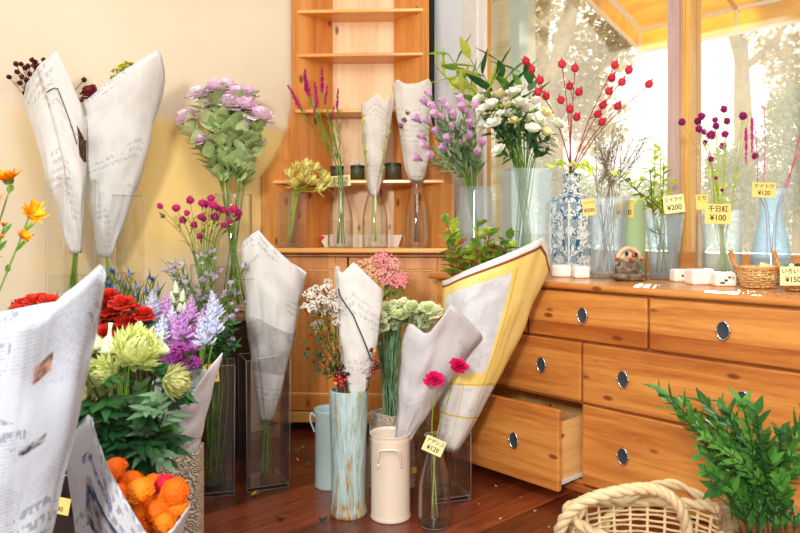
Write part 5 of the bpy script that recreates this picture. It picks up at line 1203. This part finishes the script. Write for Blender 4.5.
# lily buds + purple stems behind the cone
for i, (x, y) in enumerate([(176, 292), (182, 300), (173, 302), (179, 310), (184, 313)]):
    rnd.seed(400 + i); H = P(x, y, 2.2); nk = VST.location + V((rnd.uniform(-.03, .03), 0, .44)); stemthing('lily_bud', 'pointed white lily bud above the purple spires', 'flower', 'white lily buds above the purple spires', [foot_in(VST, .03, .03), nk, nk.lerp(H, .5), H - V((0, 0, .015))], [(pick('lily_bud'), H, (rnd.uniform(-.3, .3), -.1, 1), .033)], (.6, .98, 6, .06, .014, .7), STEM, LG, .0025)
for i, (x, y, k) in enumerate([(150, 318, 'snap_pale'), (158, 322, 'snap_pale'), (145, 330, 'snap_purple'), (166, 320, 'snap_purple'), (190, 322, 'snap_purple'), (200, 335, 'snap_purple'), (156, 335, 'snap_pale'), (216, 318, 'snap_pale'), (210, 328, 'snap_pale')]):
    rnd.seed(420 + i); H = P(x, y, 2.16 + rnd.uniform(-.05, .05)); nk = VST.location + V((rnd.uniform(-.03, .03), 0, .44)); stemthing('purple_spire', 'soft spire of pale violet blooms beside the lily buds', 'flower', 'pale violet spires beside the lily buds', [foot_in(VST, .03, .03), nk, nk.lerp(H, .5), H], [(pick(k), H, (rnd.uniform(-.2, .2), 0, 1), .085)], (.5, .98, 8, .05, .012, .7), STEM, LG, .0025)
for i in range(8):
    rnd.seed(440 + i); H = P(rnd.uniform(196, 246), rnd.uniform(322, 352), 2.5); nk = VK.location + V((rnd.uniform(-.05, .05), -.03, .49)); stemthing('leafy_sprig', 'dark green small leaved sprig over the rim of the dark floor vase', 'foliage', 'dark sprigs over the floor vase', [foot_in(VK, .03, .04), nk, nk.lerp(H, .5) + V((0, 0, .01)), H], (), (.45, 1, 20, .035, .010, .8), STEMD, LD, .002)
# ------------------------------------------------------------------ white wax flowers, berries in the turquoise vase
WX = [(309, 296), (318, 290), (326, 288), (334, 294), (313, 305), (322, 300), (330, 304), (307, 308), (318, 312), (336, 302), (340, 308), (318, 325), (327, 313), (338, 316)]
for i, (x, y) in enumerate(WX):
    rnd.seed(460 + i); H = P(x, y, 2.44 + rnd.uniform(-.05, .05)); nk = VT.location + V((rnd.uniform(-.04, .02), rnd.uniform(-.03, .03), .43)); pts = [foot_in(VT, .03, .03), nk, nk.lerp(H, .55) + V((-.01, 0, 0)), H - V((0, 0, .02))]
    stemthing('wax_flower', 'brown stemmed sprig of tiny white blooms in the turquoise vase', 'flower', 'white tiny-bloomed sprigs in the turquoise vase', pts, [(pick('wax_white'), H, (rnd.uniform(-.4, .4), -.5, .8), .024), (pick('wax_white'), H + rv(.03), (rnd.uniform(-.4, .4), -.5, .8), .016)], [(.5, .95, 6, .03, .012, .9)], STEMB, LG, .0018)
for i, (x, y) in enumerate([(298, 340), (303, 357), (312, 352), (318, 370), (308, 330)]):
    rnd.seed(480 + i); H = P(x, y, 2.40); nk = VT.location + V((-.03, -.01, .43)); stemthing('leafy_twig', 'trailing twig with dark rounded leaves left of the turquoise vase', 'foliage', 'trailing twigs left of the turquoise vase', [foot_in(VT, .03, .02), nk, nk.lerp(H, .5) + V((0, 0, .025)), H], (), (.5, 1, 6, .034, .020, 1.0, -.2), STEMB, LD, .0018)
BR = [plain('berry_red', (176, 30, 30), .25, coat=.4), plain('berry_dark', (70, 16, 20), .25, coat=.4), plain('berry_orange', (232, 140, 30), .3, coat=.3)]
for i, (x, y) in enumerate([(340, 368), (344, 373), (349, 366), (338, 376), (345, 380), (350, 374), (335, 382), (342, 384), (372, 352), (375, 360), (372, 370), (378, 365)]):
    rnd.seed(490 + i); H = P(x, y, 2.40 + rnd.uniform(-.02, .02)); nk = VT.location + V((rnd.uniform(-.03, .03), -.03, .425)); r0, cv = stemthing('berry_twig', 'twig of glossy red and dark berries at the rim of the turquoise vase', 'berries', 'berry twigs at the rim of the turquoise vase', [foot_in(VT, .03, .02), nk, H - V((0, 0, .005))], (), None, STEMB, LD, .0014)
    for _ in range(2): a = MB(r0.location); a.ball(H + rv(.008), .0085, 10, 8); a.build('berry', BR[rnd.choice((0, 0, 1, 1, 2))], r0, True)
# ------------------------------------------------------------------ carnations and pink umbels in the ivory vase
CW = [(378, 318), (386, 310), (394, 308), (403, 306), (412, 309), (420, 313), (428, 310), (381, 328), (390, 320), (400, 317), (408, 322), (436, 314), (425, 322), (377, 338), (395, 326), (374, 322)]
bouquet(VI, 'white_carnation', CW, 2.64, .05, .036, .30, .04, .035, 'white_carnation', 'ruffled greenish white carnation in the carved ivory vase', 'flower', 'greenish white carnations in the ivory vase', leaf=[(.40, .9, 7, .085, .007, .35, .5)], mat=LBLUE, lmat=LBLUE, zb=.8, r=.0026, face=(0, -.55, .9))
for i in range(22):
    rnd.seed(520 + i); x = rnd.uniform(374, 424); H = P(x, rnd.uniform(325, 350), 2.66 + rnd.uniform(-.05, .05)); nk = VI.location + V((rnd.uniform(-.045, .045), rnd.uniform(-.04, .04), .30)); stemthing('carnation_shoot', 'narrow blue green carnation stem without a bloom in the ivory vase', 'foliage', 'bare carnation stems in the ivory vase', [foot_in(VI, .03, .035), nk, nk.lerp(H, .5), H], (), (.4, 1, 6, .07, .007, .35, .5), LBLUE, LBLUE, .0022)
bouquet(VI, 'pink_umbel', [(366, 268, 1, 'peach_umbel'), (376, 262, .9, 'peach_umbel'), (383, 258, .9), (391, 265), (383, 274), (394, 277, 1.1), (399, 283, .9), (404, 280, .8), (370, 273, 1, 'peach_umbel'), (388, 281, .9)], 2.78, .04, .040, .30, .03, .035, 'pink_cluster_flower', 'domed salmon pink flower cluster above the white carnations', 'flower', 'pink flower clusters above the carnations', leaf=(.6, .9, 4, .05, .016, .7), mat=STEM, zb=.6, r=.003, face=(0, -.7, .8))
for (x, y, m_) in ((368, 330, 0), (371, 340, 1), (376, 348, 0), (373, 356, 2), (380, 340, 1)): 
    pass
# ------------------------------------------------------------------ pink blooms in the bottle
for i, (x, y, d, lb, yy) in enumerate([(434, 380, (0, -.5, .9), 'hot pink ruffled bloom, lower left of the two in the floor bottle', 405), (458, 367, (.3, -.5, .9), 'hot pink ruffled bloom with pale throat, upper right one in the floor bottle', 400)]):
    rnd.seed(540 + i); H = P(x, y, 2.33); nk = VB.location + V((-.008 + .016 * i, 0, .295)); r0, cv = stemthing('pink_carnation', lb, 'flower', None, [VB.location + V((.01 - .02 * i, 0, .02)), nk, nk.lerp(H, .5), H - V(d).normalized() * .008], [(pick('hot_pink'), H, d, .034)], None, STEMY, STEMY, .0022)
    a = MB(r0.location); p, d_ = along(cv, .66); a.petal(p, V((.35, -.2, .9)), V((-1, 0, 0)), .06, .014, .2); a.petal(p, V((-.35, -.2, .9)), V((1, 0, 0)), .055, .014, .2); a.build('leaves', STEMY, r0, True)
# ------------------------------------------------------------------ leafy pot in the right foreground
VF = round_vase('glass_jar', 'wide glass jar of leafy stems in the lower right corner', 762, 1.62, 0, [(.085, 0), (.09, .01), (.092, .28), (.09, .345), (.093, .35)], glass('smoky_glass', tint=(.90, .90, .88), edge=(.4, .42, .4), refl=1), water=.2, cat='jar')
RU = [(658, 389), (668, 395), (684, 402), (700, 398), (712, 418), (720, 402), (728, 412), (742, 402), (756, 410), (716, 450), (706, 470), (700, 452), (735, 440), (750, 445), (765, 440), (780, 430), (795, 428), (806, 420), (745, 465), (770, 462), (790, 455), (725, 475), (712, 488), (735, 490), (757, 482), (780, 480), (800, 470), (822, 450), (690, 420), (705, 436)]
for i, (x, y) in enumerate(RU):
    rnd.seed(560 + i); H = P(x, y, 1.60 + rnd.uniform(-.12, .10)); nk = VF.location + V((rnd.uniform(-.06, .06), rnd.uniform(-.05, .05), .34)); off = H - nk
    stemthing('ruscus_branch', 'arching glossy green leafy stem in the glass jar at lower right', 'foliage', 'leafy stems in the jar at lower right', [foot_in(VF, .03, .05), nk, nk.lerp(H, .5) + V((-off.x * .12, 0, .012)), H], (), [(.30, 1.0, 28, .044, .0185, .75, .15)], STEMD, plant('ruscus_leaf', (96, 156, 60), (54, 108, 44), .25, .3, 18, .5), .0018)
# a few stems in the bottle behind and in the right side glass
# ------------------------------------------------------------------ price tags
CARD = plain('cream_card', (246, 232, 170), .8, .1, var=.03); CARDO = plain('amber_card', (244, 212, 126), .8, .1, var=.03)
INK = plain('pen_ink', (44, 36, 34), .8, .1)
def text_mesh(s_, size):
    cu = bpy.data.curves.new('writing', 'FONT'); cu.body = s_; cu.size = size; cu.align_x = 'CENTER'; cu.align_y = 'CENTER'; cu.resolution_u = 3; cu.offset = size * .012
    ob = bpy.data.objects.new('writing', cu); COL.objects.link(ob); bpy.context.view_layer.update()
    me = bpy.data.meshes.new_from_object(ob.evaluated_get(bpy.context.evaluated_depsgraph_get())); bpy.data.objects.remove(ob); bpy.data.curves.remove(cu); return me
def price_tag(px, py, Y, w, h, roll, lab, l1, l2, card=CARD, yaw=0, s1=.34, s2=.40, tilt=0):
    """w, h in photo pixels"""
    k = Y / FOC; W_, H_ = w * k, h * k
    r0 = empty('price_tag', P(px, py, Y), 0, lab, 'price tag'); r0.rotation_euler = (PI / 2 + tilt, 0, yaw); r0.rotation_mode = 'XYZ'
    r0.matrix_world = Matrix.Translation(P(px, py, Y)) @ Matrix.Rotation(yaw, 4, 'Z') @ Matrix.Rotation(PI / 2 + tilt, 4, 'X') @ Matrix.Rotation(roll, 4, 'Z')
    a = MB(); a.box((0, 0, 0), (W_, H_, .0008)); a.build('card', card, r0, bevel=.0003, seg=1)
    for s_, yy, sz in ((l1, .24, s1), (l2, -.20, s2)):
        if not s_: continue
        me = text_mesh(s_, H_ * sz); me.materials.clear(); me.materials.append(INK)
        wmax = max((abs(v.co.x) for v in me.vertices), default=0) * 2; f_ = min(1.0, W_ * .84 / wmax) if wmax else 1
        o = bpy.data.objects.new('writing', me); COL.objects.link(o); o.parent = r0; o.location = (0, yy * H_, .0009); o.scale = (f_, f_, 1)
    return r0
price_tag(341, 181, 3.45, 19, 11, .09, 'pale price tag on the bottle of magenta plumes', 'ケイトウ', '¥120')
price_tag(589, 207, 2.80, 13, 17, .12, 'small amber price tag hanging at the left of the hammered vase', 'リンドウ', '¥200', CARDO)
price_tag(624, 209, 2.93, 20, 18, 0, 'price tag behind the hammered vase, on the green glass', '', '¥100', CARDO)
price_tag(674, 204, 2.72, 21, 18, .13, 'pale price tag reading 200 clipped to the crystal vase', 'ミイラク', '¥200', CARD)
price_tag(702, 202, 2.70, 12, 15, .05, 'small tag half hidden behind the globe flower tag', 'とり', '', CARDO)
price_tag(718, 214, 2.535, 26, 20, -.02, 'amber price tag reading 100 on the globe flower glass', '千日紅', '¥100', CARDO)
price_tag(764, 190, 2.52, 24, 15, -.03, 'amber price tag reading 120 on the pale blue vase', 'ケイトウ', '¥120', CARDO)
price_tag(434, 446, 2.30, 21, 16, -.42, 'pale price tag tilted on the neck of the floor bottle', 'ナデシコ', '¥120', CARD)
price_tag(211, 373, 2.545, 16, 18, .08, 'amber price tag reading 150 on the dark floor vase', '', '¥150', CARDO, s2=.34)
price_tag(767, 271, 2.36, 17, 14, -.25, 'pale tag leaning on the small basket', '', '¥100', CARD)
price_tag(793, 276, 2.22, 26, 19, 0, 'larger tag with two written lines in front of the basket at the right edge', 'いろいろ', '¥150', CARD)
price_tag(57, 505, 1.45, 26, 17, -.2, 'yellow tag at the lower left between the two newspapers', '', '¥200', CARDO)
price_tag(414, 470, 2.62, 5, 6, 0, 'tiny orange sticker on the carved ivory vase', '', '', plain('orange_sticker', (246, 190, 90), .7))
# ------------------------------------------------------------------ scraps on the floor
LITG = plant('scrap_leaf', (120, 140, 60), (96, 110, 50), .2); LITY = plant('scrap_petal', (236, 190, 60), (226, 170, 40), .3); LITW = plain('scrap_paper', (226, 210, 190), .7); LITD = plant('scrap_dark', (50, 52, 40), (36, 36, 30), .1)
def scrap(x, y, m, L, lab, grp='plant scraps on the floor', cat='scrap'):
    Y = FOC * CAMZ / (y - HOR); q = PZ(x, .003, Y); r0 = MB(q); w = rnd.random() * 6.28
    r0.petal(q, V((math.cos(w), math.sin(w), .12)), V((0, 0, 1)), L, L * .35, .5, rows=4); w += 1.3; r0.petal(q, V((math.cos(w), math.sin(w), .1)), V((0, 0, 1)), L * .7, L * .3, .4, rows=3)
    o = r0.build('plant_scrap', m, None, True, solid=.001); o.location = q; tag(o, lab, cat, grp)
rnd.seed(600)
scrap(251, 496, LITY, .045, 'curled yellow petal on the floor near the square vases', None)
for q in ((238, 503), (219, 505), (282, 519), (321, 522), (216, 497)): scrap(*q, LITD, .03, 'small dark leaf scrap on the floorboards left of the turquoise vase', 'dark scraps on the floor')
for q in ((313, 464), (306, 466), (318, 483), (297, 452)): scrap(*q, LITG, .04, 'thin green leaf scrap on the floor by the pale blue can', 'green scraps on the floor')
for q in ((290, 451), (302, 448), (299, 461), (497, 487), (548, 528), (478, 505), (520, 498), (500, 520), (534, 512)): scrap(*q, LITW, .010 if q[0] > 400 else .018, 'tiny pale crumb on the floorboards', 'pale crumbs on the floor', 'crumb')
# ------------------------------------------------------------------ light, sky, camera
wd = bpy.data.worlds.new('World'); scene.world = wd; wd.use_nodes = True; nt = wd.node_tree; nt.nodes.clear()
wo = nt.nodes.new('ShaderNodeOutputWorld'); bg = nt.nodes.new('ShaderNodeBackground'); nt.links.new(bg.outputs[0], wo.inputs[0])
tcw = nt.nodes.new('ShaderNodeTexCoord'); sp = nt.nodes.new('ShaderNodeSeparateXYZ'); nt.links.new(tcw.outputs['Generated'], sp.inputs[0])
rp = nt.nodes.new('ShaderNodeValToRGB'); mr = nt.nodes.new('ShaderNodeMapRange'); mr.inputs[1].default_value = -.3; mr.inputs[2].default_value = 1
nt.links.new(sp.outputs[2], mr.inputs[0]); nt.links.new(mr.outputs[0], rp.inputs[0])
e = rp.color_ramp.elements; e[0].position = 0; e[0].color = (.62, .56, .48, 1); e[1].position = 1; e[1].color = (.84, .88, .93, 1)
e2 = rp.color_ramp.elements.new(.24); e2.color = (1.0, .98, .94, 1)
SUND = V((.443, 1, .24)).normalized()
vm = nt.nodes.new('ShaderNodeVectorMath'); vm.operation = 'DOT_PRODUCT'; nt.links.new(tcw.outputs['Generated'], vm.inputs[0]); vm.inputs[1].default_value = SUND
def wm(op, a, b_):
    m_ = nt.nodes.new('ShaderNodeMath'); m_.operation = op; nt.links.new(a, m_.inputs[0]); m_.inputs[1].default_value = b_; return m_.outputs[0]
glo = wm('MULTIPLY', wm('POWER', wm('MAXIMUM', vm.outputs['Value'], 0), 90), 2.0)
ma = nt.nodes.new('ShaderNodeMix'); ma.data_type = 'RGBA'; ma.blend_type = 'ADD'; ma.inputs[0].default_value = 1
nt.links.new(rp.outputs[0], ma.inputs[6]); 
gc = nt.nodes.new('ShaderNodeMix'); gc.data_type = 'RGBA'; gc.blend_type = 'MULTIPLY'; gc.inputs[0].default_value = 1; gc.inputs[7].default_value = (1, .95, .85, 1)
nt.links.new(glo, gc.inputs[6]); nt.links.new(gc.outputs[2], ma.inputs[7]); nt.links.new(ma.outputs[2], bg.inputs[0]); bg.inputs[1].default_value = .88
def lamp(name, typ, loc, energy, color=(1, 1, 1), target=None, **kw):
    d = bpy.data.lights.new(name, typ); d.energy = energy; d.color = color
    for k, v in kw.items(): setattr(d, k, v)
    o = bpy.data.objects.new(name, d); COL.objects.link(o); o.location = loc
    if target is not None: o.rotation_euler = (V(target) - V(loc)).to_track_quat('-Z', 'Y').to_euler()
    return o
lamp('sun', 'SUN', (3, 8, 4), 10, (1, .93, .8), V((3, 8, 4)) - SUND, angle=.01)
lamp('flash_lamp', 'AREA', (-.6, -1.3, 1.75), 100, (1, .97, .92), (0, 3.0, .7), size=.35)
lamp('unseen_fill', 'AREA', (.3, .6, 2.6), 36, (1, .95, .86), (.1, 3.0, .5), size=1.2)  # unseen area light added to fill the room from the front
cd = bpy.data.cameras.new('camera'); cam = bpy.data.objects.new('camera', cd); COL.objects.link(cam)
cam.location = (0, 0, CAMZ); cam.rotation_euler = (PI / 2, 0, 0)
cd.sensor_width = 36; cd.lens = FOC / 800 * 36; cd.shift_y = -(266.5 - HOR) / 800
cd.clip_start = .05; cd.clip_end = 200; cd.dof.use_dof = True; cd.dof.focus_distance = 2.65; cd.dof.aperture_fstop = 7
scene.camera = cam
scene.view_settings.view_transform = 'Standard'; scene.view_settings.look = 'None'; scene.view_settings.gamma = 1; scene.view_settings.use_curve_mapping = False
scene.view_settings.exposure = 0.0
scene.cycles.max_bounces = 10; scene.cycles.transparent_max_bounces = 40; scene.cycles.sample_clamp_indirect = 6
scene.cycles.caustics_reflective = False; scene.cycles.caustics_refractive = False
